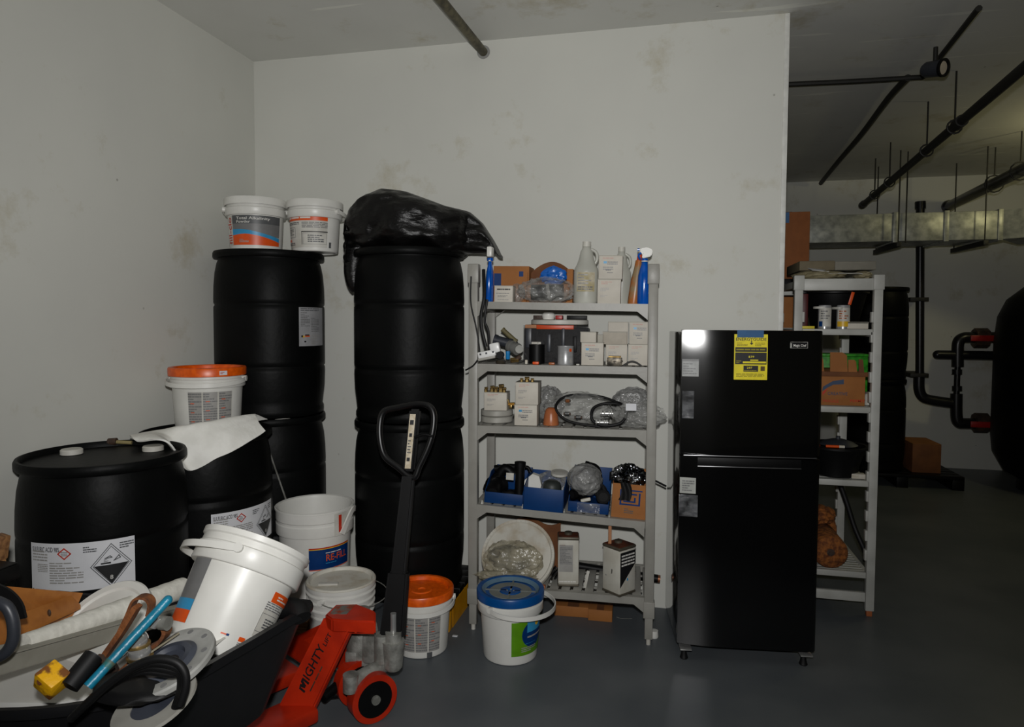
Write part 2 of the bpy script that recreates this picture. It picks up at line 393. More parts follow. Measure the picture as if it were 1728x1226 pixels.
# ------------------------------------------------------------------ plant room behind
def conduit(name, pts, r, label, m=CONDUIT, n=8, clips=0):
    t = thing(name, label, 'conduit', pts[0])
    B().tube([p-pts[0] for p in pts], r, n, sub=5).out('conduit_run', m, t)
    for i in range(clips):
        q = pts[0].lerp(pts[-1], (i+.5)/clips)-pts[0]
        B().box(q, (.05, .05, r*2.6), .003).out('conduit_clip', GALV, t)
zc = ZC-.03
conduit('ceiling_conduit', [G(1200, 148, zc), G(1333, 142, zc), G(1440, 137, zc), G(1540, 131, zc), G(1560, 128, zc), G(1580, 105, zc), G(1652, 14, zc)], .016, 'dark conduit bending across the plant room ceiling by the small spotlight')
conduit('ceiling_conduit', [G(1532, 131, zc), G(1500, 165, zc), G(1455, 225, zc), G(1415, 272, zc), G(1385, 309, zc-.02)], .022, 'dark curved conduit branching off toward the far wall')
q0 = Yp(1320, 299, YF-.04); q0.z = 3.0
conduit('wall_conduit', [Yp(1300, 298, YF-.04), Yp(1390, 298, YF-.04), Yp(1445, 292, YF-.04), Yp(1520, 290, YF-.04), Yp(1600, 287, YF-.04), Yp(1760, 282, YF-.04)], .018, 'thin dark conduit along the top of the far wall')
# spotlight
sp0 = G(1578, 116, 3.0); dirs = (Dp(1592, 112, 3.0)-Dp(1570, 120, 3.0)).normalized(); vv = ray(1583, 115).normalized(); dirs = (R2*.9+U2*.12-vv*1.0).normalized()
st = thing('ceiling_spotlight', 'small grey cylindrical spotlight on the plant room ceiling conduit', 'spotlight', sp0)
Tq = dirs.to_track_quat('Z', 'Y').to_matrix().to_4x4()
B().lathe([(0, -.07), (.03, -.07), (.043, -.05), (.046, .04), (.046, .05)], 28, Tq).out('housing', DARKG, st)
B().lathe([(.05, .04), (.05, .055), (.04, .055), (.036, .04), (.05, .04)], 28, Tq).out('bezel', BLACKP, st)
B().lathe([(0, .048), (.036, .045)], 24, Tq).out('lens', mat('frosted_lens', (214, 200, 176), .2), st)
B().cyl((0, 0, 0), (0, 0, ZC-sp0.z), .012).out('stem', CONDUIT, st)
# hung pipes
def hung(name, a, b, r, label, hang, m, joints=()):
    t = thing(name, label, 'pipe', a); L = b-a
    B().cyl((0, 0, 0), L, r, n=18).out('pipe_run', m, t)
    for f in joints:
        d = L.normalized(); c = L*f; B().cyl(c-d*.05, c+d*.05, r*1.3, n=18).out('coupling', m, t)
    for f in hang:
        c = L*f
        hg = B().tube([c+Vector((math.cos(x)*r*1.5*L.normalized().y, -math.cos(x)*r*1.5*L.normalized().x, math.sin(x)*r*1.5)) for x in [2*PI*i/12 for i in range(12)]], .006, 6, closed=True, smooth=False).out('hanger_ring', CONDUIT, t)
        B().cyl(c+Vector((0, 0, r*1.5)), Vector((c.x, c.y, ZC-a.z)), .006, n=6).out('hanger_rod', CONDUIT, t)
p1a, p1b = G(1790, 62, 2.78), G(1455, 346, 2.78)
hung('sprinkler_pipe', p1a, p1b, .028, 'long dark pipe hung diagonally below the plant room ceiling', (.32, .46, .72, .86), PIPEG if 0 else CONDUIT, (.3, .99))
p2a, p2b = G(1790, 255, 2.80), G(1588, 354, 2.80)
hung('drain_pipe', p2a, p2b, .05, 'glossy black pipe hung above the galvanised duct', (.25, .45, .93), PIPEB, (.92,))
# galvanised duct
yd = 6.9
zt = Yp(1500, 360, yd).z; zb = Yp(1500, 407, yd).z
xs = [Yp(1300, 380, yd).x, Yp(1511, 380, yd).x, Yp(1597, 380, yd).x, Yp(1688, 380, yd).x]
du = thing('air_duct', 'galvanised rectangular air duct crossing the plant room', 'duct', (xs[0], yd, zb))
for i in range(3):
    B().bx(xs[i]-xs[0]+.004, xs[i+1]-xs[0]-.004, 0, .5, 0, zt-zb, .004).out('duct_section', GALV, du)
    B().bx(xs[i+1]-xs[0]-.02, xs[i+1]-xs[0]+.02, -.012, .512, -.012, zt-zb+.012, .003).out('joint_flange', GALV, du)
e0 = Vector((xs[3]-xs[0]+.01, 0, 0)); dv = Vector((.78, -.62, 0)).normalized()
B().geo([e0, e0+Vector((.35, .5, 0)), e0+Vector((.35, .5, 0))+dv*2.4, e0+dv*2.2, e0+Vector((0, 0, zt-zb)), e0+Vector((.35, .5, zt-zb)), e0+Vector((.35, .5, zt-zb))+dv*2.4, e0+dv*2.2+Vector((0, 0, zt-zb))],
        [[3, 2, 1, 0], [4, 5, 6, 7], [0, 4, 7, 3], [1, 2, 6, 5], [0, 1, 5, 4], [3, 7, 6, 2]]) if 0 else None
bb = B(); hz = zt-zb
V8 = [e0, e0+Vector((.35, .5, 0)), e0+Vector((.35, .5, 0))+dv*2.4, e0+dv*2.2]
bb.geo(V8+[v+Vector((0, 0, hz)) for v in V8], [[3, 2, 1, 0], [4, 5, 6, 7], [0, 4, 7, 3], [1, 2, 6, 5], [0, 1, 5, 4], [3, 7, 6, 2]]); bb.out('duct_section', GALV, du)
for pxr in (1511, 1655):
    x = Yp(pxr, 380, yd).x-xs[0]
    B().bx(x-.02, x+.02, -.12, .6, -.06, -.02, .002).out('support_channel', CONDUIT, du)
    for yy in (-.09, .57): B().cyl((x, yy, -.05), (x, yy, ZC-zb), .006, n=6).out('hanger_rod', CONDUIT, du)
for pxr in (1527,):
    x = Yp(pxr, 380, yd).x-xs[0]; B().cyl((x, -.03, -.02), (x, -.03, ZC-zb), .006, n=6).out('hanger_rod', CONDUIT, du)
# pvc riser and tank piping
yr = 7.75
def yv(px, py, y=yr): return Yp(px, py, y)
rs = thing('riser_pipe', 'thick black riser pipe clamped to the far wall with an elbow at its foot', 'pipe', yv(1552, 655))
O = yv(1552, 655)
def loc(px, py, y=yr, O=O): return yv(px, py, y)-O
B().cyl(loc(1552, 640), loc(1553, 342), .04, n=20).out('pipe_run', PIPEB, rs)
B().cyl(loc(1553, 352), loc(1553, 340), .05, n=20).out('end_cap', PIPEB, rs)
B().tube([loc(1551, 635), loc(1551, 655), loc(1556, 668), loc(1568, 674), loc(1606, 680)], .052, 16).out('elbow', PIPEB, rs)
for py in (505, 632):
    a = loc(1533, py); c = loc(1564, py); B().bx(a.x, c.x, -.06, YF-yr-.002, a.z-.02, a.z+.02, .004).out('pipe_clamp', CONDUIT, rs)
tp = thing('tank_pipework', 'black pipework with two red handled valves beside the tank', 'pipework', yv(1615, 680)); O2 = yv(1615, 680)
def l2(px, py, y=yr): return yv(px, py, y)-O2
B().tube([l2(1690, 569), l2(1640, 569), l2(1625, 570), l2(1617, 578), l2(1616, 600), l2(1616, 618)], .055, 16).out('upper_pipe', PIPEB, tp)
B().tube([l2(1614, 664), l2(1614, 700), l2(1618, 712), l2(1630, 714), l2(1690, 714)], .055, 16).out('lower_pipe', PIPEB, tp)
B().cyl(l2(1616, 618), l2(1614, 666), .028, n=14).out('gauge_pipe', PIPEB, tp)
for py in (627, 655): B().cyl(l2(1615, py-4), l2(1615, py+4), .045, n=14).out('union_nut', PIPEB, tp)
B().cyl(l2(1582, 598), l2(1700, 600), .046, n=18).out('cross_pipe', PIPEB, tp)
B().blob(l2(1582, 598), (.046, .046, .046), amp=0, sub=2).out('pipe_end', PIPEB, tp)
for py in (570, 713):
    c = l2(1655, py); B().cyl(c+Vector((-.06, 0, 0)), c+Vector((.06, 0, 0)), .1, n=8).out('valve_body', RUSTD, tp)
    v = B(); a = l2(1628, py); e = l2(1672, py+1); v.bx(a.x, e.x, -.15, -.12, c.z-.03, c.z+.03, .008); v.out('valve_handle', REDV, tp, label='red valve handle')
tl = Yp(1684, 620, 7.2); tr = .55
tk = thing('filter_tank', 'large black filter tank with domed top in the plant room', 'tank', (tl.x+tr, 7.2, 0))
zt1 = Yp(1728, 490, 7.2).z; zs = Yp(1684, 530, 7.2).z
B().lathe([(0, .05), (tr*.5, .06), (tr*.8, .16), (tr*.97, .34), (tr, .5), (tr, zs-.25), (tr*.96, zs-.02), (tr*.84, zs+.14), (tr*.6, zs+.26), (0, zs+.34)], 48).out('tank_body', DRUM, tk)
B().lathe([(tr*.55, 0), (tr*.62, 0), (tr*.6, .16), (tr*.5, .16)], 32).out('tank_foot', BLACKP, tk)
# ------------------------------------------------------------------ drums
def drum_parts(t, caps=True, body_label=None):
    R = .292; H = .885
    p = [(0, .004), (.25, .004), (.262, 0), (.276, .004), (.283, .02), (.283, .04), (.276, .055), (.28, .09), (.288, .16)]
    for z in (.27, .6):
        p += [(.291, z-.03), (.2905, z-.012), (.285, z-.004), (.285, z+.004), (.2905, z+.012), (.291, z+.03)]
    p += [(.289, .7), (.283, .77), (.273, .82), (.266, .838), (.266, .846), (.286, .848), (.292, .856), (.292, .874), (.287, .884), (.278, .885), (.272, .875), (.27, .862), (0, .862)]
    B().lathe(p, 72).out('body', DRUM, t)
    if caps:
        for s in caps if isinstance(caps, (list, tuple)) else ():
            a, m = s; c = Vector((.185*math.cos(a), .185*math.sin(a), .862))
            B().lathe([(0, .0), (.036, 0), (.04, .002), (.04, .018), (.036, .022), (0, .022)], 28, Matrix.Translation(c)).out('bung_cap', m, t)
def drum(label, x, y, z, caps=(), group='black chemical drums', rz=0):
    t = thing('drum', label, 'drum', (x, y, z), (0, 0, rz), group); drum_parts(t, caps); return t
PZ = .154
DA = (-2.137, 2.205); DBx = (-2.12, 2.788); DL = (-2.148, 3.372); DR = (-1.337, 3.405)
W_ = WHITEM
aA = lambda px: math.atan2(*(G(px[0], px[1], 1.02)-Vector((*DA, 0))).to_2d().yx)
dA = drum('black drum nearest the camera with a wide white corrosive label', *DA, PZ, ((aA((80, 760)), W_), (aA((268, 757)), W_)))
dB = drum('black drum under the white foam sheet with a white label', *DBx, PZ, ())
dL0 = drum('lower black drum of the corner stack, white cap peeking from its rim', *DL, PZ, ((-.7, W_),))
dL1 = drum('upper black drum of the corner stack carrying two white buckets', *DL, PZ+.887, ())
dR0 = drum('lower black drum of the stack beside the grey shelving', *DR, PZ, ())
dR1 = drum('upper black drum beneath the bin bag, beside the grey shelving', *DR, PZ+.887, ())
# label of the front drum
a0, zt_ = cylhit(53, 914, *DA, .291); a1, _ = cylhit(227, 903, *DA, .291)
W0 = (a1-a0)*.291; H0 = zt_-cylhit(53, 994, *DA, .291)[1]; zL = zt_-PZ-H0
def haz(w, h, seed):
    D = .45*h; cx = .785*w; cy = .47*h
    it = [('t', 'SULFURIC ACID 98%', .008, h-.03, .017, BLACKINK, .3*w),
          ('l', .01, h*.62, .2*w, h*.86, 4, LGREYINK, seed), ('l', .03, h*.4, .2*w, h*.58, 5, LGREYINK, seed+1), ('l', .22*w, h*.16, .54*w, h*.62, 9, LGREYINK, seed+2),
          ('l', .54*w, h*.78, .66*w, h*.92, 3, GREYINKD, seed+3), ('l', .86*w, h*.78, .99*w, h*.93, 3, GREYINKD, seed+4),
          ('o', [(.37*w, h*.68), (.43*w, h*.79), (.37*w, h*.9), (.31*w, h*.79)], .004, REDPRINT),
          ('l', .34*w, h*.74, .4*w, h*.84, 3, GREYINK, seed+5),
          ('o', [(cx, cy-D), (cx+D*.82, cy), (cx, cy+D), (cx-D*.82, cy)], .0025, GREYINKD),
          ('o', [(cx, cy-D*.88), (cx+D*.72, cy), (cx, cy+D*.88), (cx-D*.72, cy)], .002, GREYINKD),
          ('p', [(cx-D*.7, cy+.002), (cx, cy-D*.86), (cx+D*.7, cy+.002)], BLACKINK),
          ('r', cx-.42*D, cy+D*.08, cx-.02*D, cy+D*.15, BLACKINK),
          ('o', [(cx-.25*D, cy+.34*D), (cx-.05*D, cy+.44*D), (cx+.02*D, cy+.36*D)], .003, GREYINKD), ('o', [(cx+.1*D, cy+.2*D), (cx+.3*D, cy+.42*D), (cx+.36*D, cy+.3*D)], .003, GREYINKD),
          ('l', cx-.3*D, cy+.16*D, cx-.1*D, cy+.32*D, 4, GREYINK, 3), ('t', '8', cx-.07*D, cy-.66*D, .2*D, WHITEINK, .13*D),
          ('r', .07*w, .03*h, .18*w, .055*h, NAVYINK), ('r', .03*w, .045*h, .045*w, .065*h, BLACKINK)]
    return it
sticker(dA, fcyl(.2915, a0, 0, zL), 0, 0, W0, H0, PAPER, haz(W0, H0, 1), name='hazard_label')
b0, zb0 = cylhit(356, 868, *DBx, .291); b1, zb1 = cylhit(452, 840, *DBx, .291)
W1 = min((b1-b0)*.291*1.12, .42); H1 = H0
sticker(dB, fcyl(.2915, b0, 0, min(zb0-PZ, .6)-H1), 0, 0, W0, H1, PAPER, haz(W0, H1, 9), name='hazard_label')
c0, zc0 = cylhit(504, 518, *DL, .291); c1, _ = cylhit(541, 518, *DL, .291)
_, zc1 = cylhit(504, 584, *DL, .291); W2 = .20; H2 = zc0-zc1
sticker(dL1, fcyl(.2915, c0, 0, zc1-PZ-.887), 0, 0, W2, H2, mat('aged_label', (164, 164, 166), .6), [
    ('l', .01, H2*.9, .15, H2*.99, 2, GREYINKD, 2), ('l', .01, H2*.5, .07, H2*.88, 9, GREYINK, 3), ('l', .08, H2*.36, .15, H2*.74, 9, GREYINK, 4), ('l', .08, H2*.04, .15, H2*.3, 6, LGREYINK, 5),
    ('r', .036, H2*.27, .065, H2*.3, BLACKINK), ('r', .036, H2*.24, .068, H2*.268, ORPRINT), ('r', .012, H2*.23, .022, H2*.28, BLACKINK), ('r', .022, H2*.22, .032, H2*.27, YELINK), ('r', .03, H2*.1, .042, H2*.135, BLACKINK)], name='shipping_label')
# greasy things lying on the front drum lid
lo = G(190, 752, PZ+.862)
rv = thing('drum_fitting', 'dirty threaded fitting with a pale stem lying on the nearest drum', 'fitting', lo)
B().cyl((-.02, 0, .016), (.012, .01, .018), .016, n=12).out('fitting_body', RUSTD, rv)
B().cyl((.012, .01, .016), (.07, .03, .012), .008, n=10).out('fitting_stem', mat('pale_stem', (150, 136, 92), .6), rv)

# ------------------------------------------------------------------ pallets under the drums
def pallet(name, label, x0, x1, y0, y1, h, deck, legm, rail=None, slats=6, group=None):
    t = thing(name, label, 'pallet', ((x0+x1)/2, (y0+y1)/2, 0), (0, 0, 0), group); X = (x1-x0)/2; Yh = (y1-y0)/2
    w_ = 2*Yh/slats
    for i in range(slats): B().bx(-X, X, -Yh+i*w_+.006, -Yh+(i+1)*w_-.006, h-.03, h, .004).out('deck_board', deck, t)
    for sx in (-X+.03, 0, X-.03):
        for sy in (-Yh+.03, Yh-.03): B().bx(sx-.03, sx+.03, sy-.03, sy+.03, 0, h-.03, .004).out('block', legm, t)
    if rail:
        for sx in rail: B().bx(sx*(X-.005)-.006, sx*(X-.005)+.006, -Yh+.06, Yh, 0.001, h-.03).out('side_rail', YELLOW, t)
    return t
pallet('drum_pallet', 'yellow-edged black pallet under the drum stack by the grey shelving', -1.60, -1.035, 3.16, 3.69, PZ, BLACKP, YELLOW, (1, -1))
pallet('drum_pallet', 'black pallet hidden beneath the nearest drum', -2.446, -1.89, 1.95, 2.485, PZ, BLACKP, BLACKP)
pallet('drum_pallet', 'black pallet hidden beneath the foam covered drum', -2.446, -1.89, 2.5, 3.07, PZ, BLACKP, BLACKP)
pallet('drum_pallet', 'black pallet hidden beneath the corner drum stack', -2.446, -1.89, 3.09, 3.69, PZ, BLACKP, BLACKP)
pallet('wooden_pallet', 'small brown wooden pallet under the large open bucket', -1.885, -1.615, 2.80, 3.32, .15, WOODG, WOODG, None, 5)

# ------------------------------------------------------------------ buckets
def bucket(name, label, base, h, r0, r1, lid=None, group='white plastic buckets', rot=(0, 0, 0), handle=None, collar=.085, mt=WHITE, ribs=False, lidname='lid'):
    t = thing(name, label, 'bucket', base, rot, group)
    rz = lambda z: r0+(r1-r0)*z/h
    p = [(0, .006), (r0-.02, .006), (r0-.014, 0), (r0-.003, .003), (r0, .012)]
    if ribs:
        p += [(rz(h-.15), h-.15)]
        for k in range(4):
            z = h-.14+k*.032; p += [(rz(z)+.001, z), (rz(z)+.009, z+.004), (rz(z)+.009, z+.009), (rz(z)+.001, z+.013)]
        p += [(r1+.002, h-.008)]
    else:
        p += [(rz(h-collar)-.001, h-collar), (rz(h)+.004, h-collar+.001), (r1+.007, h-collar+.005), (r1+.007, h-.045), (r1+.001, h-.041), (r1+.001, h-.022)]
    p += [(r1+.007, h-.018), (r1+.008, h-.002), (r1+.003, h), (r1-.004, h-.003), (r0-.004, .02), (0, .016)]
    B().lathe(p, 64).out('body', mt, t)
    if lid:
        B().lathe([(r1+.009, h-.03), (r1+.0115, h-.028), (r1+.0125, h+.004), (r1+.009, h+.010), (r1-.006, h+.010), (r1-.011, h+.006), (r1-.014, h-.008), (.05, h-.008), (.046, h-.004), (.02, h-.004), (.016, h-.008), (0, h-.008)], 72).out(lidname, lid, t)
        for k in range(28):
            pass
    if handle:
        a, droop, bulge = handle[:3]; zh = h-collar*.55
        pts = []
        for i in range(25):
            x = -PI/2+PI*i/24; R = r1+.016+bulge*math.cos(x)
            pts.append((R*math.cos(a+x), R*math.sin(a+x), zh-droop*math.cos(x)**.7 if math.cos(x) > 0 else zh))
        if len(handle) > 3:
            B().tube(pts, .0022, 6, smooth=False).out('wire_handle', ALU, t)
        else: B().band(pts, .005, .02).out('handle', mt, t)
        for s in (-1, 1):
            c = Vector((math.cos(a+s*PI/2), math.sin(a+s*PI/2), 0))
            B().cyl(c*(r1-.004)+Vector((0, 0, zh)), c*(r1+.02)+Vector((0, 0, zh)), .014, n=14).out('handle_lug', mt, t)
    return t
def camaz(x, y): return math.atan2(-y, -x)
def spanlab(t, base, h, r0, r1, pxL, pxR, py, z0, z1, items, mt=None, name='label', w=None, topoff=0):
    r = (r0+r1)/2; zm = (z0+z1)/2
    aL = cylhit(pxL, py, base[0], base[1], r)[0]; aR = cylhit(pxR, py, base[0], base[1], r)[0]
    W = (aR-aL)*r if w is None else w; rb = r0+(r1-r0)*z0/h; cone = (r1-r0)/h
    f = fcyl(rb+.0006, aL, cone, z0)
    it = items(W, z1-z0) if callable(items) else items
    if mt: sticker(t, f, 0, 0, W, z1-z0, mt, it, name=name, off=.0004)
    else:
        g = B().grid(lambda s, q: f(W*s, (z1-z0)*q, .0003), 30, 1).out(name, WHITEM, t, recalc=False); prints(g, f, it, off=.0008)
# 1: left bucket on the corner stack
zs_ = PZ+.885+.887
g1 = G(427, 418, zs_); g1 = Vector((-2.203, 3.33, zs_)); 
b1 = bucket('lidded_bucket', 'lidded white bucket with orange and blue wave label on the corner drum stack', g1, .275, .134, .150, WHITE, handle=(camaz(*g1.xy)+PI, .03, .004), lidname='lid')
def wave(w, h):
    n = 14; u = [.1*w+.9*w*i/n for i in range(n+1)]
    f1 = lambda s: h*(.50+.04*math.cos(s*3.4)-.19*max(0, min(1, (s-.25)/.75))**1.3)
    f2 = lambda s: h*(.33+.05*math.sin(s*4)-.16*max(0, min(1, (s-.3)/.7)))
    S = [i/n for i in range(n+1)]
    top = [(a, f1(s)) for a, s in zip(u, S)]; mid = [(a, f2(s)) for a, s in zip(u, S)]
    return [('r', .1*w, .3*h, w, h, GREYINK), ('r', .1*w, .72*h, w, h, GREYINKD), ('p', [(a, .0) for a in (u[-1], u[0])][::-1]+[(a, b) for a, b in top[::-1]], BLUEINK),
            ('p', [(u[0], 0), (u[-1], 0)]+mid[::-1], ORPRINT), ('t', 'Total Alkalinity', .2*w, .86*h, .085*h, WHITEINK, .58*w), ('t', 'Powder', .2*w, .74*h, .085*h, WHITEINK, .25*w),
            ('t', 'fill-clo', .075*w, .04*h, .115*w, REDPRINT, .9*h, PI/2), ('l', .25*w, .08*h, .42*w, .2*h, 3, LGREYINK, 4)]
spanlab(b1, g1, .275, .134, .150, 388, 469, 385, .03, .186, wave)
# 2: right bucket
g2 = Vector((-1.885, 3.40, zs_+.0))
b2 = bucket('lidded_bucket', 'lidded white bucket with orange band and small print hanging over the drum edge', g2, .265, .122, .138, WHITE, handle=(camaz(*g2.xy)+.9+PI/2, .02, .02))
def backlab(w, h):
    return [('r', 0, .83*h, w, h, ORPRINT), ('l', .03*w, .87*h, .97*w, .96*h, 1, WHITEINK, 3), ('l', 0, .7*h, .42*w, .79*h, 2, GREYINKD, 5), ('l', .48*w, .6*h, w, .79*h, 4, GREYINK, 6),
            ('o', [(.03*w, .32*h), (.31*w, .32*h), (.31*w, .62*h), (.03*w, .62*h)], .002, GREYINK), ('l', .07*w, .38*h, .27*w, .58*h, 4, GREYINK, 7), ('r', .47*w, .47*h, w, .5*h, BLACKINK), ('r', .47*w, .08*h, .48*w, .5*h, BLACKINK),
            ('o', [(.5*w, .1*h), (.98*w, .1*h), (.98*w, .44*h), (.5*w, .44*h)], .0015, GREYINK), ('l', .6*w, .15*h, .92*w, .4*h, 4, GREYINKD, 8), ('r', .02*w, .18*h, .15*w, .26*h, ORPRINT), ('l', .02*w, .06*h, .3*w, .16*h, 2, GREYINKD, 9)]
spanlab(b2, g2, .265, .122, .138, 485, 549, 385, .02, .19, backlab)
f2b = fcyl(.126, cylhit(555, 410, g2.x, g2.y, .128)[0], .06, .02)
sticker(b2, f2b, 0, 0, .014, .03, GREYINKD, name='print_block')
# 3: on drum B, orange lid
g3 = Vector((-2.165, 2.86, PZ+.868))
b3 = bucket('lidded_bucket', 'white bucket with orange lid on the foam covered drum by the left wall', g3, .30, .145, .163, ORANGE, handle=(camaz(*g3.xy)-.35, .022, .012))
def cols(w, h, n=3):
    it = []
    for i in range(n):
        a = w*i/n; b = w*(i+.9)/n
        it += [('r', a, 0, b, h, LGREYINK), ('l', a, .02*h, b, .98*h, 14, GREYINK, 30+i)]
        for k in range(3): it.append(('r', a+.01, h*(.18+.25*k+.05*i), a+w*.14, h*(.2+.25*k+.05*i), ORPRINT))
    return it
spanlab(b3, g3, .30, .145, .163, 318, 389, 680, .03, .20, lambda w, h: cols(w, h)+[('r', .72*w, -.005, .8*w, .03, WHITEINK), ('r', .72*w, .002, .8*w, .024, GREYINKD)])
f3 = fcyl(.147, cylhit(305, 705, g3.x, g3.y, .15)[0], .06, .035); sticker(b3, f3, 0, 0, .012, .006, ORPRINT, [('r', .008, 0, .014, .006, BLACKINK)], name='print_block')
g3t = fcyl(.1762, cylhit(370, 623, g3.x, g3.y, .175)[0], 0, .278)
sticker(b3, g3t, 0, 0, .036, .02, PAPER, [('l', .004, .004, .032, .016, 2, REDPRINT, 3)], name='lid_sticker')
# 4: orange lid on the floor
g4 = Vector((-1.118, 2.992, 0))
b4 = bucket('lidded_bucket', 'white bucket with orange lid on the floor behind the pallet jack', g4, .285, .124, .141, ORANGE, handle=(camaz(*g4.xy), .02, .004))
spanlab(b4, g4, .285, .124, .141, 681, 741, 1060, .035, .21, lambda w, h: cols(w, h)+[('r', .62*w, -.03, .76*w, -.002, GREYINKD), ('l', .1*w, -.05, .6*w, -.038, 1, LGREYINK, 2)])
# 5: blue lid
g5 = G(861, 1101, 0)
b5 = bucket('lidded_bucket', 'white bucket with blue lid and green label in front of the grey shelving', g5, .305, .126, .146, BLUEL, handle=(camaz(*g5.xy)+.95, .012, .055))
h5 = .305
B().lathe([(.052, h5-.007), (.098, h5-.006), (.1, h5-.0075)], 48).out('lid_sticker', mat('clear_disc', (120, 124, 120), .4), b5)
for k in range(60):
    a = 2*PI*k/60; B().box((.1375, 0, h5-.002), (.004, .0022, .012), T=Matrix.Rotation(a, 4, 'Z')).out('lid_rib', BLUEL, b5) if k % 2 == 0 else None
B().lathe([(.117, h5-.006), (.134, h5+.008)], 64).out('lid_inner_ring', mat('pale_blue_plastic', (92, 120, 140), .4), b5)
for k in range(4):
    B().box((.072, 0, h5-.006), (.12, .008, .004), T=Matrix.Rotation(k*PI/2+.1, 4, 'Z')).out('lid_spoke', mat('clear_disc', (0, 0, 0)), b5)
def green(w, h):
    cx, cy, r = .55*w, .6*h, .32*w
    circ = [(cx+r*math.cos(i*PI/12), cy+r*math.sin(i*PI/12)) for i in range(24)]
    sun = [(cx+.09*w+.07*w*math.cos(i*PI/6), h*.87+.07*w*math.sin(i*PI/6)) for i in range(12)]
    return [('p', circ, NAVYINK), ('r', cx-.2*w, cy-.12*h, cx+.28*w, h*.99, BLUEINK), ('r', cx-.2*w, cy-.12*h, cx+.28*w, cy+.06*h, NAVYINK), ('p', sun, YELINK),
            ('r', cx-.19*w, cy-.1*h, cx+.27*w, cy-.05*h, LGREYINK), ('l', .22*w, .1*h, .62*w, .26*h, 3, LGREYINK, 5), ('l', .3*w, .33*h, .6*w, .35*h, 1, BLUEINK, 6)]
spanlab(b5, g5, h5, .126, .146, 863, 912, 1090, .045, .205, green, mt=GREENINK)
# 6: ribbed pail with wire bail
g6 = Vector((-1.445, 2.815, 0))
b6 = bucket('ribbed_pail', 'ribbed white pail with greyed lid and wire bail behind the pallet jack', g6, .365, .132, .150, None, handle=(camaz(*g6.xy)+1.0, .02, .05, 1), ribs=True, mt=WHITE)
B().lathe([(.153, .352), (.157, .354), (.158, .366), (.153, .372), (.144, .372), (.139, .366), (.136, .358), (0, .358)], 64).out('lid', DIRTYW, b6)
B().box((-.05, -.04, .361), (.09, .03, .008), .004, T=Matrix.Rotation(.3, 4, 'Z')).out('pour_spout', WHITEM, b6)
spanlab(b6, g6, .365, .132, .15, 537, 612, 1040, .10, .20, lambda w, h: [('l', 0, 0, .3*w, h, 9, GREYINKD, 4), ('r', .82*w, .3*h, 1.0*w, h, NAVYINK)])
# 7: large open bucket
g7 = Vector((-1.722, 3.08, .151)); H7 = .48
t7 = thing('open_bucket', 'large open white bucket with blue label standing behind the ribbed pail', 'bucket', g7, (0, 0, 0), 'white plastic buckets')
B().lathe([(0, .006), (.15, .006), (.158, 0), (.163, .01), (.176, H7-.13), (.176, H7-.128), (.188, H7-.126), (.19, H7-.12), (.19, H7-.075), (.186, H7-.07), (.186, H7-.06), (.190, H7-.055), (.19, H7-.012), (.195, H7-.01), (.195, H7-.002), (.19, H7), (.181, H7-.004), (.178, H7-.02), (.166, .03), (0, .02)], 72).out('body', WHITE, t7)
a7 = cylhit(573, 845, g7.x, g7.y, .19)[0]
f7 = fcyl(.191, a7, 0, H7-.115)
sticker(t7, f7, -.032, -.012, .06, .1, WHITEM, [('r', -.008, .02, .01, .09, REDPRINT), ('r', -.008, .005, .02, .025, REDPRINT)], name='latch_plate')
B().band([(.2*math.cos(a7+.28+x), .2*math.sin(a7+.28+x), H7-.12+.1*math.sin((x+.25)*3)) for x in [i*.05-.25 for i in range(14)]], .008, .028).out('handle', WHITE, t7)
a7b = cylhit(521, 915, g7.x, g7.y, .17)[0]
fz = fcyl(.1695, a7b, .025, .17)
sticker(t7, fz, 0, 0, .22, .135, WHITE, [('r', 0, .028, .22, .125, NAVYINK), ('r', 0, .125, .22, .129, YELINK), ('r', 0, .129, .22, .135, REDPRINT), ('r', 0, .024, .22, .028, ORPRINT),
    ('t', 'RE-FILL', .078, .066, .032, ORPRINT, .12), ('l', .078, .102, .2, .11, 1, WHITEINK, 3), ('l', .078, .052, .2, .058, 1, BLUEINK, 4), ('l', .02, .0, .16, .02, 2, BLUEINK, 5)], off=.0004)
st7a = g7+Vector((-.09, .03, H7-.09)); st7b = Yp(453, 757, 2.98)
rod = thing('metal_rod', 'thin grey metal rod leaning out of the large open bucket', 'rod', st7a)
A_ = Yp(481, 838, 3.12)-st7a; Bv = Yp(453, 757, 3.0)-st7a
B().cyl(A_*1.0, Bv, .0045, n=8).out('rod', ALU, rod); B().cyl(A_+(A_-Bv)*.6, A_, .0045, n=8).out('rod_end', ALU, rod)

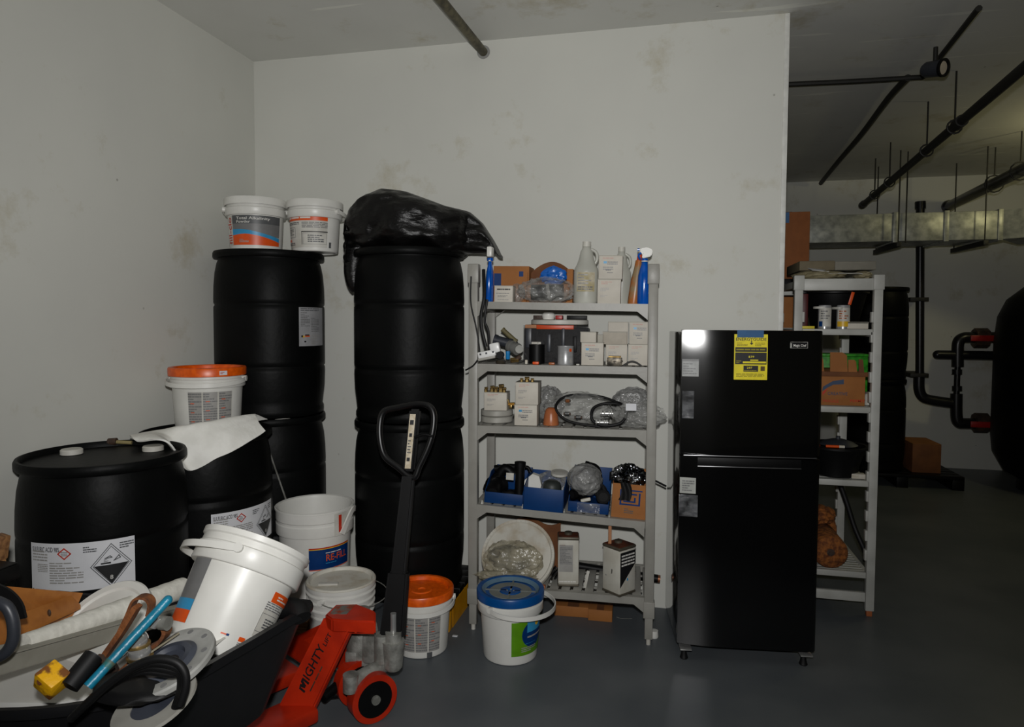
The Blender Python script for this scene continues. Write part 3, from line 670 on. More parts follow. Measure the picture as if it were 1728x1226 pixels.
# foam sheet draped over drum B
zr = PZ+.885
def hemc(px, py, off=.012):
    a, z = cylhit(px, py, *DBx, .297+off); return Vector((DBx[0]+(.297+off)*math.cos(a), DBx[1]+(.297+off)*math.sin(a), z))
crest = [G(222, 736, zr+.016), G(262, 729, zr+.020), G(300, 722, zr+.045), G(350, 713, zr+.062), G(395, 705, zr+.07), G(431, 700, zr+.068)]
hem = [G(232, 745, zr+.013), G(282, 747, zr+.014), hemc(317, 793, .03), hemc(365, 774, .022), hemc(408, 753, .018), hemc(447, 728, .012)]
back = [Vector((c.x, c.y+.10, max(zr+.010, c.z-.035))) for c in crest]
def mid(k, o): return [c.lerp(h, k)+Vector((-.2, -1, .55)).normalized()*o*min(1, (c-h).length/.12) for c, h in zip(crest, hem)]
rows = [back, crest, mid(.34, .016), mid(.67, .018), hem]
def patch(rows, u, v):
    def cr(P, t):
        n = len(P)-1; t = min(t*n, n-1e-6); i = int(t); t -= i
        a, b, c, d = P[max(i-1, 0)], P[i], P[i+1], P[min(i+2, n)]
        return .5*((2*b)+(-a+c)*t+(2*a-5*b+4*c-d)*t*t+(-a+3*b-3*c+d)*t**3)
    return cr([cr(r, u) for r in rows], v)
fs0 = rows[2][2].copy()
fo = B().grid(lambda u, v: patch(rows, u, v)-fs0+Vector((0, 0, .004*noise.noise(Vector((u*9, v*6, 1))))), 60, 30).out('foam_sheet', FOAM, None, ang=60, solid=-.007)
tag(fo, 'white foam sheet draped over the rim of the drum by the left wall', 'foam sheet', loc=fs0)

# ------------------------------------------------------------------ black bag on the right stack
zt2 = PZ+.885+.887
bc = Vector((DR[0], DR[1], zt2))
def sil(px, py): p = Yp(px, py, DR[1]-.02); return (p.x-bc.x, p.z-bc.z)
top = [sil(*q) for q in [(598, 402), (603, 372), (612, 350), (630, 332), (660, 323), (695, 327), (725, 338), (758, 350), (792, 357), (812, 375), (828, 400), (838, 420), (844, 437)]]
def itop(x):
    if x <= top[0][0]: return top[0][1]
    for a, b in zip(top, top[1:]):
        if x <= b[0]: return a[1]+(b[1]-a[1])*(x-a[0])/(b[0]-a[0])
    return top[-1][1]
x0b, x1b = top[0][0], top[-1][0]; bb = B(); NS, NR = 90, 72; vs = []; fs = []
for i in range(NS+1):
    s = i/NS; x = x0b+(x1b-x0b)*(.5-.5*math.cos(s*PI)); zt = itop(x)
    inn = abs(x) < .30
    zb_ = -.012-.02*math.sin(x*31) if inn else -.03
    if x < -.28: zb_ = -.08
    if x > .3: zb_ = -.02
    if x > .3: zb_ = -.015-.01*(x-.3)/.2
    rx = max(0, 1-(x/.36)**2)
    wy = max(.03, .262*math.sqrt(rx)+.015) if x < .33 else max(.02, .07-.1*(x-.33))
    if i in (0, NS): wy *= .2
    zm = (zt+zb_)/2; hz_ = max(.006, (zt-zb_)/2)
    for k in range(NR):
        a = 2*PI*k/NR; ca, sa = math.cos(a), math.sin(a); e = .62
        y = wy*math.copysign(abs(ca)**e, ca); z = zm+hz_*math.copysign(abs(sa)**e, sa)
        n = noise.fractal(Vector((x*7, y*7, z*15)), 1, 2, 5)*.022*(1 if inn else .5)
        fold = .010*math.sin(z*70+8*noise.noise(Vector((x*4, y*4, z*3))))*(1 if z < .14 else .4)
        vs.append((x, y+math.copysign(1, ca)*(n+fold)*abs(ca), z+n*.6*abs(sa)*(0 if abs(z-zt) < .01 else 1)))
for i in range(NS):
    for k in range(NR): fs.append([i*NR+k, i*NR+(k+1) % NR, (i+1)*NR+(k+1) % NR, (i+1)*NR+k])
fs += [list(range(NR))[::-1], [NS*NR+k for k in range(NR)]]
bb.geo(vs, fs)
hl = [sil(603, 400), sil(596, 425), sil(593, 455), sil(597, 478), sil(603, 489)]
bb.tube([(hl[0][0]+.05, -.05, hl[0][1]), (hl[1][0]+.045, -.07, hl[1][1]), (hl[2][0]+.04, -.08, hl[2][1]), (hl[3][0]+.034, -.08, hl[3][1]), (hl[4][0]+.026, -.07, hl[4][1])], [.065, .034], 18)
bg = bb.out('bin_bag', BAG, None, ang=70)
tag(bg, 'crumpled black bin bag slumped over the top of the tall drum stack', 'bag', loc=bc)

# ------------------------------------------------------------------ pallet jack
JO = Vector((-1.13, 2.44, 0))
pj = thing('pallet_jack', 'red pallet jack with black handle parked in front of the drum stack', 'pallet jack', JO)
fdir = Vector((-.5, -.866, 0)); ldir = Vector((-.866, .5, 0))
def J(px, py, z): return G(px, py, z)-JO
capz = .425
cp = [J(548, 1036, capz), J(566, 1019, capz), J(603, 1018, capz), J(634, 1030, capz), J(634, 1048, capz-.0), J(600, 1046, capz), J(560, 1044, capz)]
b = B(); b.prism([(p.x, p.y) for p in cp], capz-.052, capz); bmesh.ops.bevel(b.bm, geom=b.bm.edges[:], offset=.006, segments=2, affect='EDGES'); b.out('cap_plate', REDM, pj)
B().prism([(J(568, 1022, capz).x, J(568, 1022, capz).y), (J(600, 1020, capz).x, J(600, 1020, capz).y), (J(585, 1036, capz).x, J(585, 1036, capz).y), (J(556, 1036, capz).x, J(556, 1036, capz).y)], capz, capz+.001).out('worn_patch', mat('worn_steel', (128, 128, 122), .5, metal=.4, c2=(170, 70, 40), sc=30), pj)
T0, T1 = J(546, 1040, capz-.01), J(597, 1050, capz-.01); B1, B0 = J(540, 1172, .14), J(478, 1172, .14)
ux = (T1-T0).normalized(); dn = ((B0+B1)/2-(T0+T1)/2); nn = ux.cross(-dn).normalized(); 
if nn.dot(JO*-1) < 0: nn = -nn
e_ = dn*.35
bb = B(); P4 = [T0, T1, B1+e_*.9, B0+e_*.9]
bb.geo([*P4, *[p-nn*.03 for p in P4]], [[0, 1, 2, 3], [7, 6, 5, 4], [0, 4, 5, 1], [1, 5, 6, 2], [2, 6, 7, 3], [3, 7, 4, 0]])
bmesh.ops.bevel(bb.bm, geom=bb.bm.edges[:], offset=.006, segments=2, affect='EDGES'); arm = bb.out('frame_arm', REDM, pj)
# lettering on the arm
tu = ((T0+T1)/2-(B0+B1)/2).normalized(); tv = -(tu.cross(nn)).normalized()
if tv.dot(ux) > 0: tv = -tv
o_ = J(513, 1169, .15); o_ = o_ - nn*((o_-T0).dot(nn))
ff = fflat(o_+nn*.0002, tu, tv)
def ff2(u, v, of): return o_+tu*u+tv*v+nn*(abs(of)+.0004)
prints(arm, ff2, [*[('p', [(x*.042, y*.05) for x, y in q_], BLACKINK) for q_ in ([(0, 0), (.2, 0), (.2, 1), (0, 1)], [(.8, 0), (1, 0), (1, 1), (.8, 1)], [(0, 1), (.28, 1), (.6, .25), (.4, .1)], [(1, 1), (.72, 1), (.4, .25), (.6, .1)])], ('t', 'IGHTY', .045, .004, .036, BLACKINK, .135), ('t', 'LIFT', .185, .004, .018, BLACKINK, .05), ('l', .02, -.024, .24, -.014, 1, RUSTD, 4)])
# far side of the frame and the forks
def quad(name, P, th, m=REDM):
    P = [Vector(p) for p in P]; n = (P[1]-P[0]).cross(P[2]-P[0]).normalized()*th; b = B()
    b.geo([*P, *[p+n for p in P]], [[0, 1, 2, 3], [7, 6, 5, 4], [0, 4, 5, 1], [1, 5, 6, 2], [2, 6, 7, 3], [3, 7, 4, 0]]); bmesh.ops.bevel(b.bm, geom=b.bm.edges[:], offset=.004, segments=1, affect='EDGES'); return b.out(name, m, pj)
quad('frame_arm', [J(600, 1048, .4), J(585, 1050, .4)+Vector((0, .1, 0)), J(455, 1105, .16)+Vector((0, .06, 0)), J(520, 1150, .16)+Vector((.0, .06, 0))], .02)
DRED = mat('red_enamel', (0, 0, 0))
quad('battery_plate', [J(598, 1062, .36)+Vector((0, .10, 0)), J(560, 1066, .36)+Vector((-.04, .12, 0)), J(545, 1150, .1)+Vector((-.04, .12, 0)), J(588, 1135, .13)+Vector((0, .1, 0))], .02)
M2 = lambda o: Matrix.Translation(o) @ Matrix.Rotation(math.atan2(fdir.y, fdir.x), 4, 'Z')
f1o = J(513, 1168, .14); f1o.z = 0; f2o = J(488, 1105, .14); f2o.z = 0
for o_f, L_ in ((f1o, .72), (f2o, .6)):
    fk = B().bx(-.02, L_, -.075, .075, .045, .10, .012, M2(o_f)).out('fork', REDM, pj)
    B().cyl(M2(o_f) @ Vector((L_-.08, -.05, .038)), M2(o_f) @ Vector((L_-.08, .05, .038)), .037, n=18).out('fork_roller', RUBBER, fk)
# pump
pu = J(612, 1128, .12); pu.z = 0
B().lathe([(0, .12), (.05, .12), (.062, .13), (.066, .15), (.064, .28), (.058, .31), (.04, .33), (.03, .335), (.03, .375), (0, .375)], 32, Matrix.Translation(pu)).out('pump_cylinder', ALU, pj)
hd = J(664, 1105, .23)
b = B(); b.box((pu.x*.5+hd.x*.5, pu.y*.5+hd.y*.5, .235), (.12, .07, .12), .018)
b.cyl((hd.x, hd.y, .185), (hd.x, hd.y, .29), .036, .044, n=24); b.cyl((hd.x, hd.y, .175), (hd.x, hd.y, .19), .028, n=20); b.cyl((hd.x-.05, hd.y+.0, .2), (hd.x-.05, hd.y, .31), .03, n=20); b.out('pump_body', ALU, pj)
B().cyl((hd.x, hd.y, .29), (hd.x, hd.y, .325), .032, n=24).out('piston_collar', ALU, pj); B().cyl((hd.x, hd.y, .32), (hd.x, hd.y, .40), .012, n=14).out('piston_rod', CHROME, pj)
B().box((pu.x+.045, pu.y-.062, .22), (.018, .008, .07), .006).out('valve_cover', ALU, pj); B().box((pu.x-.02, pu.y-.063, .19), (.05, .012, .06), .008).out('boss', ALU, pj)
B().cyl((pu.x, pu.y, .098), (pu.x, pu.y, .125), .05, .045, n=24).out('swivel_ring', ALU, pj)
lk0 = J(592, 1152, .17); lk1 = J(652, 1120, .175)
b = B(); b.tube([lk0, (lk0+lk1)/2+Vector((0, 0, .004)), lk1], .028, 14); b.cyl(lk0+Vector((0, 0, -.03)), lk0+Vector((0, 0, .035)), .03, n=20); b.box((pu.x-.0, pu.y-.02, .09), (.17, .1, .022), .008); b.out('lift_link', ALU, pj)
B().tube([J(545, 1178, .08), J(575, 1150, .1), J(590, 1120, .12), J(600, 1100, .14)], .02, 12).out('tie_rod', BLACKP, pj)
B().tube([J(548, 1172, .06), J(600, 1165, .06)], .018, 12).out('tie_rod', BLACKP, pj)
# steer wheels
wc = J(628, 1174, .095); wc.z = .095; ax = Vector((.75, -.66, 0)).normalized()
for s in (0, -1):
    c = wc+ax*(-.14*(-s)); wh = B().cyl(c-ax*.028, c+ax*.028, .093, n=40).out('steer_wheel', REDM, pj, label='red rimmed steer wheel')
    B().cyl(c+ax*.0285-ax*.0, c+ax*.031, .07, n=36).out('hub', BLACKP, wh); B().cyl(c+ax*.031, c+ax*.04, .018, n=16).out('axle_cap', ALU, wh)
B().cyl(wc-ax*.16, wc+ax*.0, .02, n=12).out('axle', ALU, pj)
# handle
hp = lambda px, py, y: Yp(px, py, y)-JO
P0 = hd+Vector((-.012, .03, .10)); P1 = hp(690, 800, 2.615)
dz = (P1-P0); rr = Vector((1, .1, 0)).normalized(); ff_ = dz.normalized().cross(rr).normalized()
def hbox(p0, p1, w0, w1, t0, t1):
    d = []
    for p, w_, t_ in ((p0, w0, t0), (p1, w1, t1)): d += [p+rr*w_+ff_*t_, p-rr*w_+ff_*t_, p-rr*w_-ff_*t_, p+rr*w_-ff_*t_]
    b = B(); b.geo(d, [[0, 1, 2, 3], [7, 6, 5, 4], [0, 4, 5, 1], [1, 5, 6, 2], [2, 6, 7, 3], [3, 7, 4, 0]]); bmesh.ops.bevel(b.bm, geom=b.bm.edges[:], offset=.008, segments=2, affect='EDGES'); return b
hbox(P0-dz*.06, P0+dz*.36, .048, .04, .03, .026).out('handle_base', BLACKP, pj)
hbox(P0+dz*.3, P1, .03, .026, .022, .018).out('handle_shaft', BLACKP, pj)
lp = [(697, 806), (672, 788), (650, 770), (642, 745), (641, 715), (648, 694), (672, 687), (705, 681), (724, 685), (732, 700), (730, 728), (722, 755), (708, 785)]
B().tube([hp(x, y, 2.615+.0004*(800-y)) for x, y in lp], .0135, 12, closed=True, sub=5).out('handle_grip', mat('handle_vinyl', (13, 13, 14), .34), pj)
b = B(); c0_, c1_ = hp(690, 795, 2.617), hp(701, 690, 2.655); b = hbox(c0_, c1_, .024, .024, .012, .012); cb = b.out('control_bar', BLACKP, pj)
su = rr; so = hp(683, 790, 2.60); sv = (hp(692, 696, 2.64)-so).normalized()
sn = su.cross(sv).normalized(); 
if sn.y > 0: sn = -sn
fs_ = lambda u, v, of: so+su*u+sv*v+sn*(of)
sticker(cb, fs_, 0, 0, .025, .225, mat('worn_sticker', (206, 196, 176), .55, c2=(186, 172, 146), sc=60), [('r', .004, .18, .02, .2, BLACKINK), ('r', .006, .13, .018, .145, BLACKINK), ('l', .004, .06, .02, .12, 5, GREYINKD, 3), ('r', .005, .03, .018, .045, BLACKINK)], name='sticker')
B().tube([hp(700, 738, 2.63), hp(716, 733, 2.63), hp(730, 736, 2.63)], .006, 8).out('release_lever', BLACKP, pj)

# ------------------------------------------------------------------ grey shelving unit
SO = Vector((-.930, 3.2315, 0)); SA = .0426; SW = .870; SD = .42
SM = Matrix.Translation(SO) @ Matrix.Rotation(SA, 4, 'Z'); SI = SM.inverted()
su_x = Vector((math.cos(SA), math.sin(SA), 0)); su_n = Vector((-math.sin(SA), math.cos(SA), 0))
def sp(px, py, d=0.): return SI @ PLp(px, py, SO+su_n*d, su_n)       # shelf-local point of a photo ray at depth d
sh = thing('shelving_unit', 'tall light grey plastic shelving unit with five cluttered shelves', 'shelf', SO, (0, 0, SA))
LZ = [1.655, 1.347, 1.040, (.645-.028*0), .232]
TILT = [.016, .004, -.004, .049, -.003]
def lz(k, x): return LZ[k]-math.tan(TILT[k])*x
for x, hgt in ((0, 1.835), (SW, 1.825)):
    for y in (0, SD):
        b = B(); b.bx(x-.0225, x+.0225, y-.02, y+.02, .16, hgt, .004); b.bx(x-.019, x+.019, y-.017, y+.017, .03, .17, .003)
        pt = b.out('post', SHELF, sh)
        B().bx(x-.027, x+.027, y-.025, y+.025, hgt-.09, hgt+.004, .004).out('post_cap', SHELF, pt)
        B().bx(x-.027, x+.027, y-.025, y+.025, .135, .215, .004).out('foot_sleeve', SHELF, pt)
        B().cyl((x, y, 0), (x, y, .035), .011, n=12).out('levelling_foot', WHITEM, pt)
for k in range(5):
    T = Matrix.Translation((0, 0, LZ[k])) @ Matrix.Rotation(TILT[k], 4, 'Y')
    gx = .075
    for nm, y in (('front_beam', -.005), ('back_beam', SD+.005)):
        b = B(); x0, x1 = .0225, SW-.0225
        poly = [(x0, 0), (x1, 0), (x1, -.075), (x1-.05, -.036), (x0+.05, -.036), (x0, -.075)]
        Mr = Matrix.Rotation(PI/2, 4, 'X')
        b.prism(poly, -.014-y, .014-y, T @ Mr); b.out(nm, SHELF, sh)
    for x in (.014, SW-.014): B().bx(x-.012, x+.012, .02, SD-.02, -.045, -.002, .002, T).out('end_beam', SHELF, sh)
    ns = 14
    for i in range(ns):
        a = .03+(SW-.06)*i/ns; c = .03+(SW-.06)*(i+1)/ns
        B().bx(a+.008, c-.008, .01, SD-.01, -.014, -.002, .001, T).out('slat', SHELF, sh)
    b = B()
    for q in (.1, .2, .3): b.bx(.03, SW-.03, q, q+.012, -.02, -.008, 0, T)
    for q in (.1, .2, .3): B().bx(.03, SW-.03, q, q+.012, -.02, -.012, 0, T).out('cross_rib', SHELF, sh)
    b.bm.free()

def sthing(name, label, cat, k, x, y, group=None, rz=0., z=None, extra=0.):
    zz = (lz(k, x) if z is None else z)+.0005+extra
    return thing(name, label, cat, SM @ Vector((x, y, zz)), (0, TILT[k], SA+rz), group)
def smat(name): return MATS[name]
fbox = lambda w, d: (lambda u, v, of: Vector((-w/2+u, -of, v)))
def carton(label, k, pxl, pxr, pyt, pyb, d=.02, dep=.09, z=None, group='white cardboard cartons', style=0, rz=0., m=CARTON, name='carton'):
    pm = (pyt+pyb)/2; a = sp(pxl, pm, d); c = sp(pxr, pm, d); w = c.x-a.x; x = (a.x+c.x)/2
    z0 = lz(k, x) if z is None else z
    h = sp((pxl+pxr)/2, pyt, d).z-z0
    t = sthing(name, label, 'box', k, x, d, group, rz, z0)
    b = B(); b.bx(-w/2, w/2, 0, dep, 0, h, .002); o = b.out('carton_body', m, t)
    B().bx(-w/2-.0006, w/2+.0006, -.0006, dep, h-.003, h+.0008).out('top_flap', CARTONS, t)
    W, H = w, h
    sty = {0: [('l', .15*W, .78*H, .85*W, .92*H, 2, mat('faint_red_ink', (206, 172, 160), .6), 3), ('l', .12*W, .5*H, .5*W, .66*H, 3, LGREYINK, 5), ('l', .12*W, .26*H, .45*W, .36*H, 2, LGREYINK, 7)],
           1: [('r', .2*W, .66*H, .34*W, .76*H, BLUEINK), ('l', .36*W, .6*H, .8*W, .76*H, 2, GREYINK, 5), ('l', .18*W, .38*H, .62*W, .54*H, 2, GREYINK, 9), ('l', .3*W, .34*H, .78*W, .42*H, 1, GREYINKD, 4), ('l', .36*W, .24*H, .6*W, .3*H, 1, GREYINKD, 6), ('l', .15*W, .84*H, .85*W, .93*H, 1, mat('faint_red_ink', (0, 0, 0)), 3)],
           2: [('t', 'dataplate', .14*W, .72*H, .13*H, BLACKINK, .72*W), ('l', .1*W, .5*H, .9*W, .58*H, 1, GREYINK, 8), ('l', .18*W, .3*H, .8*W, .42*H, 2, GREYINK, 8), ('l', .18*W, .1*H, .8*W, .2*H, 2, LGREYINK, 9)], 3: []}[style]
    if style == 2: sty[0] = ('l', .14*W, .7*H, .86*W, .86*H, 1, BLACKINK, 2)
    prints(o, fbox(W, dep), sty, off=.0004)
    t['_h'] = h; return t, x, w, h, z0
# --- shelf 1 (top)
def spray(label, px, pyt, pyb, k, d, side):
    a = sp(px, pyb, d); x = a.x; h = sp(px, pyt, d).z-lz(k, x)
    t = sthing('spray_bottle', label, 'spray bottle', k, x, d, 'blue spray bottles')
    H = h; r = .031
    S = Matrix.Scale(.62 if side else 1., 4, (1, 0, 0)) @ Matrix.Identity(4)
    B().lathe([(0, 0), (r*.9, 0), (r, .008), (r, H*.42), (r*.96, H*.5), (r*.72, H*.62), (r*.5, H*.70), (r*.46, H*.76), (0, H*.76)], 32, S).out('bottle_body', BLUEBOT, t)
    B().lathe([(r*.5, 0), (r*.54, 0), (r*.54, .006), (r*.5, .006)], 24, S @ Matrix.Translation((0, 0, H*.74))).out('neck_ring', WHITEM, t)
    B().cyl((0, 0, H*.745), (0, 0, H*.80), r*.5, n=20).out('collar', BLUEBOT, t)
    b = B(); hw = .011
    if side: b.box((0, 0, H*.91), (.027, .06, H*.19), .007)
    else:
        b.geo([(x_, y_, z_) for y_ in (-hw, hw) for x_, z_ in ((-.014, H*.8), (.03, H*.84), (.036, H*.95), (.012, H*.995), (-.02, H*.98), (-.026, H*.93), (-.012, H*.88))],
              [[0, 1, 2, 3, 4, 5, 6], [13, 12, 11, 10, 9, 8, 7]]+[[i, (i+1) % 7, 7+(i+1) % 7, 7+i] for i in range(7)])
        bmesh.ops.recalc_face_normals(b.bm, faces=b.bm.faces[:]); bmesh.ops.bevel(b.bm, geom=b.bm.edges[:], offset=.004, segments=2, affect='EDGES')
    b.out('spray_head', WHITE, t)
    if not side:
        B().tube([(-.018, 0, H*.9), (-.03, 0, H*.86), (-.022, 0, H*.78)], .005, 8).out('trigger', BLUEBOT, t); B().cyl((-.026, 0, H*.955), (-.036, 0, H*.955), .007, n=12).out('nozzle', BLUEBOT, t)
    return t
spray('slim blue spray bottle with white head at the left end of the top shelf', 826, 417, 504, 0, .04, True)
spray('blue spray bottle with white trigger head at the right end of the top shelf', 1086, 417, 508, 0, .04, False)
carton('small white carton beside the slim blue bottle on the top shelf', 0, 834, 865, 482, 505, .04, .08, style=2)
# brown box at the back left
def open_box(label, k, pxl, pxr, pyt, d, dep, m=CARD, group='brown cardboard boxes', rz=0, z=None, name='cardboard_box', pm=None):
    a = sp(pxl, pm or pyt+15, d); c = sp(pxr, pm or pyt+15, d); w = c.x-a.x; x = (a.x+c.x)/2; z0 = lz(k, x) if z is None else z; h = sp((pxl+pxr)/2, pyt, d).z-z0
    t = sthing(name, label, 'box', k, x, d, group, rz, z0); th = .004
    b = B(); b.bx(-w/2, w/2, 0, th, 0, h); o = b.out('front_panel', m, t)
    B().bx(-w/2, w/2, dep-th, dep, 0, h).out('back_panel', m, t); B().bx(-w/2, -w/2+th, th, dep-th, 0, h).out('side_panel', m, t); B().bx(w/2-th, w/2, th, dep-th, 0, h).out('side_panel', m, t)
    B().bx(-w/2+th, w/2-th, th, dep-th, 0, th).out('bottom_panel', m, t)
    return t, o, w, h, x, z0
t, o, w_, h_, x_, z_ = open_box('open brown cardboard box with dark blue print, back left of the top shelf', 0, 832, 892, 449, .2, .17)
prints(o, fbox(w_, .1), [('r', .02*w_, .45*h_, .22*w_, .8*h_, NAVYINK), ('r', .72*w_, .72*h_, .84*w_, .86*h_, NAVYINK)], off=.0005)
# curved brown box with a blue bag inside
a = sp(892, 470, .27); c = sp(968, 470, .27); wv = c.x-a.x; xm = (a.x+c.x)/2; ht = sp(925, 441, .27).z-lz(0, xm)
t = sthing('cardboard_box', 'brown carton with bowed open flap, centre of the top shelf', 'box', 0, xm, .24, 'brown cardboard boxes')
b = B(); b.grid(lambda u, v: Vector((-wv/2+wv*u, .03+.03*math.sin(u*PI), v*(ht*.66+ht*.34*math.sin(u*PI)**.8))), 20, 4); b.out('bowed_flap', CARDD, t, solid=.004)
B().bx(-wv/2, -wv/2+.005, -.05, .06, 0, ht*.72).out('side_panel', CARD, t); B().bx(wv/2-.03, wv/2, -.04, .06, 0, ht*.8).out('side_panel', CARD, t); B().bx(-wv/2, wv/2, -.05, -.046, 0, ht*.45).out('front_panel', CARD, t)
bb_ = sp(933, 462, .22)
t = sthing('blue_packet', 'blue packet poking out of the bowed brown carton on the top shelf', 'packet', 0, bb_.x, .235)
B().blob((0, 0, bb_.z-lz(0, bb_.x)-.01), (.058, .02, .042), seed=3, amp=.5, fr=1.6, sub=4, ridge=True).out('packet_body', mat('blue_packet', (16, 96, 186), .3, c2=(230, 210, 90), sc=14, lo=.2, hi=.34), t)
# clear bag with a dark fitting
def bag(label, k, px, py, rx, rz_, d, dep, m=FILM, seed=1, amp=.25, inner=None, name='plastic_bag', fr=2.4, z=None, group='clear plastic bags', extra=None):
    c = sp(px, py, d); s = FPX/((SM @ c-CAM).dot(Fw)); rx_, rzz = rx/s, rz_/s
    z0 = lz(k, c.x) if z is None else z
    t = sthing(name, label, 'bag', k, c.x, d, group, 0, z0)
    B().blob((0, 0, rzz), (rx_, dep, rzz), seed, amp, fr, 5, ridge=True, flat=.001).out('bag_film', m, t, ang=80)
    if inner: inner(t, rx_, rzz, dep)
    return t
def in_dark(t, rx, rz_, dp):
    B().cyl((-rx*.55, 0, rz_*.85), (rx*.62, 0, rz_*.9), rz_*.62, n=24).out('dark_fitting', mat('charcoal_fitting', (38, 38, 40), .35), t)
    B().cyl((rx*.05, 0, rz_*.85), (rx*.16, 0, rz_*.9), rz_*.7, n=24).out('grey_collar', LGREYINK, t)
bag('clear plastic bag holding a charcoal fitting on the top shelf', 0, 922, 485, 46, 21, .1, .07, seed=2, inner=in_dark)
bag('small pale clear bag between the white carton and brown box on the top shelf', 0, 872, 488, 14, 16, .15, .03, FILM, 8, .15)
# jugs
def jug(label, px, pyb, pyt, wpx, d, m=JUG, group='translucent jugs', lab=True):
    a = sp(px, pyb-20, d); s = FPX/((SM @ a-CAM).dot(Fw)); r = wpx/2/s; h = sp(px, pyt, d).z-lz(0, a.x)
    t = sthing('plastic_jug', label, 'jug', 0, a.x, d, group)
    S = Matrix.Scale(.8, 4, (0, 1, 0))
    B().lathe([(0, 0), (r*.9, 0), (r, .01), (r, h*.50), (r*.97, h*.56), (r*.8, h*.62), (r*.62, h*.72), (r*.5, h*.84), (r*.34, h*.9), (r*.3, h*.93), (0, h*.93)], 40, S).out('jug_body', m, t)
    B().cyl((0, 0, h*.92), (0, 0, h), r*.34, n=24).out('screw_cap', mat('translucent_cap', (206, 204, 194), .5), t)
    B().tube([(r*.5, 0, h*.6), (r*.85, 0, h*.7), (r*.8, 0, h*.82), (r*.38, 0, h*.88)], .008, 10).out('jug_handle', m, t)
    if lab:
        f = lambda u, v, of: Vector((-r*.8+u, -(math.sqrt(max(r*r-(-r*.8+u)**2, 0))*.8+of+.001), v))
        sticker(t, f, .1*r, h*.19, 1.55*r, h*.5, mat('aged_paper', (196, 188, 168), .7, c2=(170, 158, 120), sc=20), [('l', .2*r, h*.3, 1.4*r, h*.48, 4, LGREYINK, 3), ('l', .2*r, h*.21, 1.4*r, h*.28, 2, GREYINK, 6)], name='paper_label')
jug('translucent jug with aged label and dirty neck, centre of the top shelf', 988, 506, 408, 41, .1)
jug('translucent jug behind the stacked white cartons on the top shelf', 1047, 500, 417, 34, .3, lab=False)
t, x_, w_, h_, z_ = carton('lower of two white cartons stacked on the top shelf', 0, 1008, 1047, 471, 508, .03, .12, style=0)
carton('upper of two white cartons stacked on the top shelf, blue mark', 0, 1010, 1050, 431, 470, .03, .13, z=z_+h_+.001, style=1)
# orange brown squeeze bottle
a = sp(1069, 507, .12); h = sp(1072, 428, .12).z-lz(0, a.x)
t = sthing('squeeze_bottle', 'stained amber bottle with red cap beside the blue trigger bottle', 'bottle', 0, a.x, .1)
M_ = Matrix.Rotation(.1, 4, 'Y')
B().lathe([(0, 0), (.028, 0), (.03, .01), (.028, h*.45), (.02, h*.7), (.017, h*.86), (0, h*.86)], 28, M_).out('bottle_body', mat('amber_bottle', (172, 104, 52), .35, c2=(150, 128, 96), sc=9, lo=.4, hi=.5), t)
B().cyl(M_ @ Vector((0, 0, h*.86)), M_ @ Vector((0, 0, h*.98)), .012, n=18).out('cap', mat('red_cap', (206, 60, 30), .4), t)
t = sthing('plastic_cup', 'pale clear cup squeezed behind the right post on the top shelf', 'cup', 0, sp(1098, 500, .15).x, .12)
B().lathe([(0, 0), (.026, 0), (.028, .005), (.034, .12), (.03, .12), (.024, .008), (0, .006)], 28).out('cup_body', JUG, t)

# --- shelf 2
t, x_, w_, h_, z_ = carton('lower left white carton with blue mark on the second shelf', 1, 981, 1018, 578, 613, .03, .09, style=1); zq = z_+h_+.001
carton('tilted small white carton on top of the blue marked carton, second shelf', 1, 979, 1006, 560, 577, .04, .05, z=zq, style=3, rz=-.15)
t, x1_, w1_, h1_, z1_ = carton('middle white carton of the lower row on the second shelf', 1, 1022, 1058, 581, 613, .10, .09, style=0); zq2 = z1_+h1_+.001
t, x2_, w2_, h2_, z2_ = carton('right white carton of the lower row on the second shelf', 1, 1060, 1097, 581, 614, .08, .1, style=0); zq3 = z2_+h2_+.001
carton('greyish open carton on the middle carton of the second shelf', 1, 1017, 1058, 560, 578, .09, .05, z=zq2, style=3, m=mat('buff_carton', (186, 178, 164), .7))
carton('white carton at the back of the middle stack on the second shelf', 1, 1026, 1060, 543, 578, .16, .06, z=zq2, style=3)
carton('top right white carton with faded blue mark on the second shelf', 1, 1062, 1098, 543, 578, .08, .1, z=zq3, style=1)
a = sp(1013, 573, .05); 
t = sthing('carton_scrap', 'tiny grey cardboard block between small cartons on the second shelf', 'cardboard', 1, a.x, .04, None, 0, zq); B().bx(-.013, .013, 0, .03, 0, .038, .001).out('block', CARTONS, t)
# clear tub with orange rim, dark contents, white lid and parts
a0_, a1_ = sp(884, 580, .14), sp(992, 580, .14); wv = a1_.x-a0_.x; xm = (a0_.x+a1_.x)/2; ht = sp(930, 549, .14).z-lz(1, xm)
t = sthing('storage_tub', 'clear tub of dark parts with orange rim on the second shelf', 'tub', 1, xm, .1)
B().bx(-wv/2, wv/2, .04, .2, .004, ht*.94, .01).out('dark_contents', mat('charcoal_parts', (22, 22, 24), .5, c2=(56, 54, 52), sc=30, lo=.5, hi=.7, bump=.5), t)
b = B(); b.bx(-wv/2-.002, wv/2+.002, .036, .037, 0, ht); b.out('clear_front', TUBCLEAR, t)
B().bx(-wv*.3, wv*.28, .03, .2, ht*.90, ht+.003, .002).out('orange_rim', mat('orange_rim', (206, 72, 20), .4), t); B().bx(-wv*.48, -wv*.3, .03, .2, ht*.92, ht+.003, .002).out('tan_rim', STICK, t)
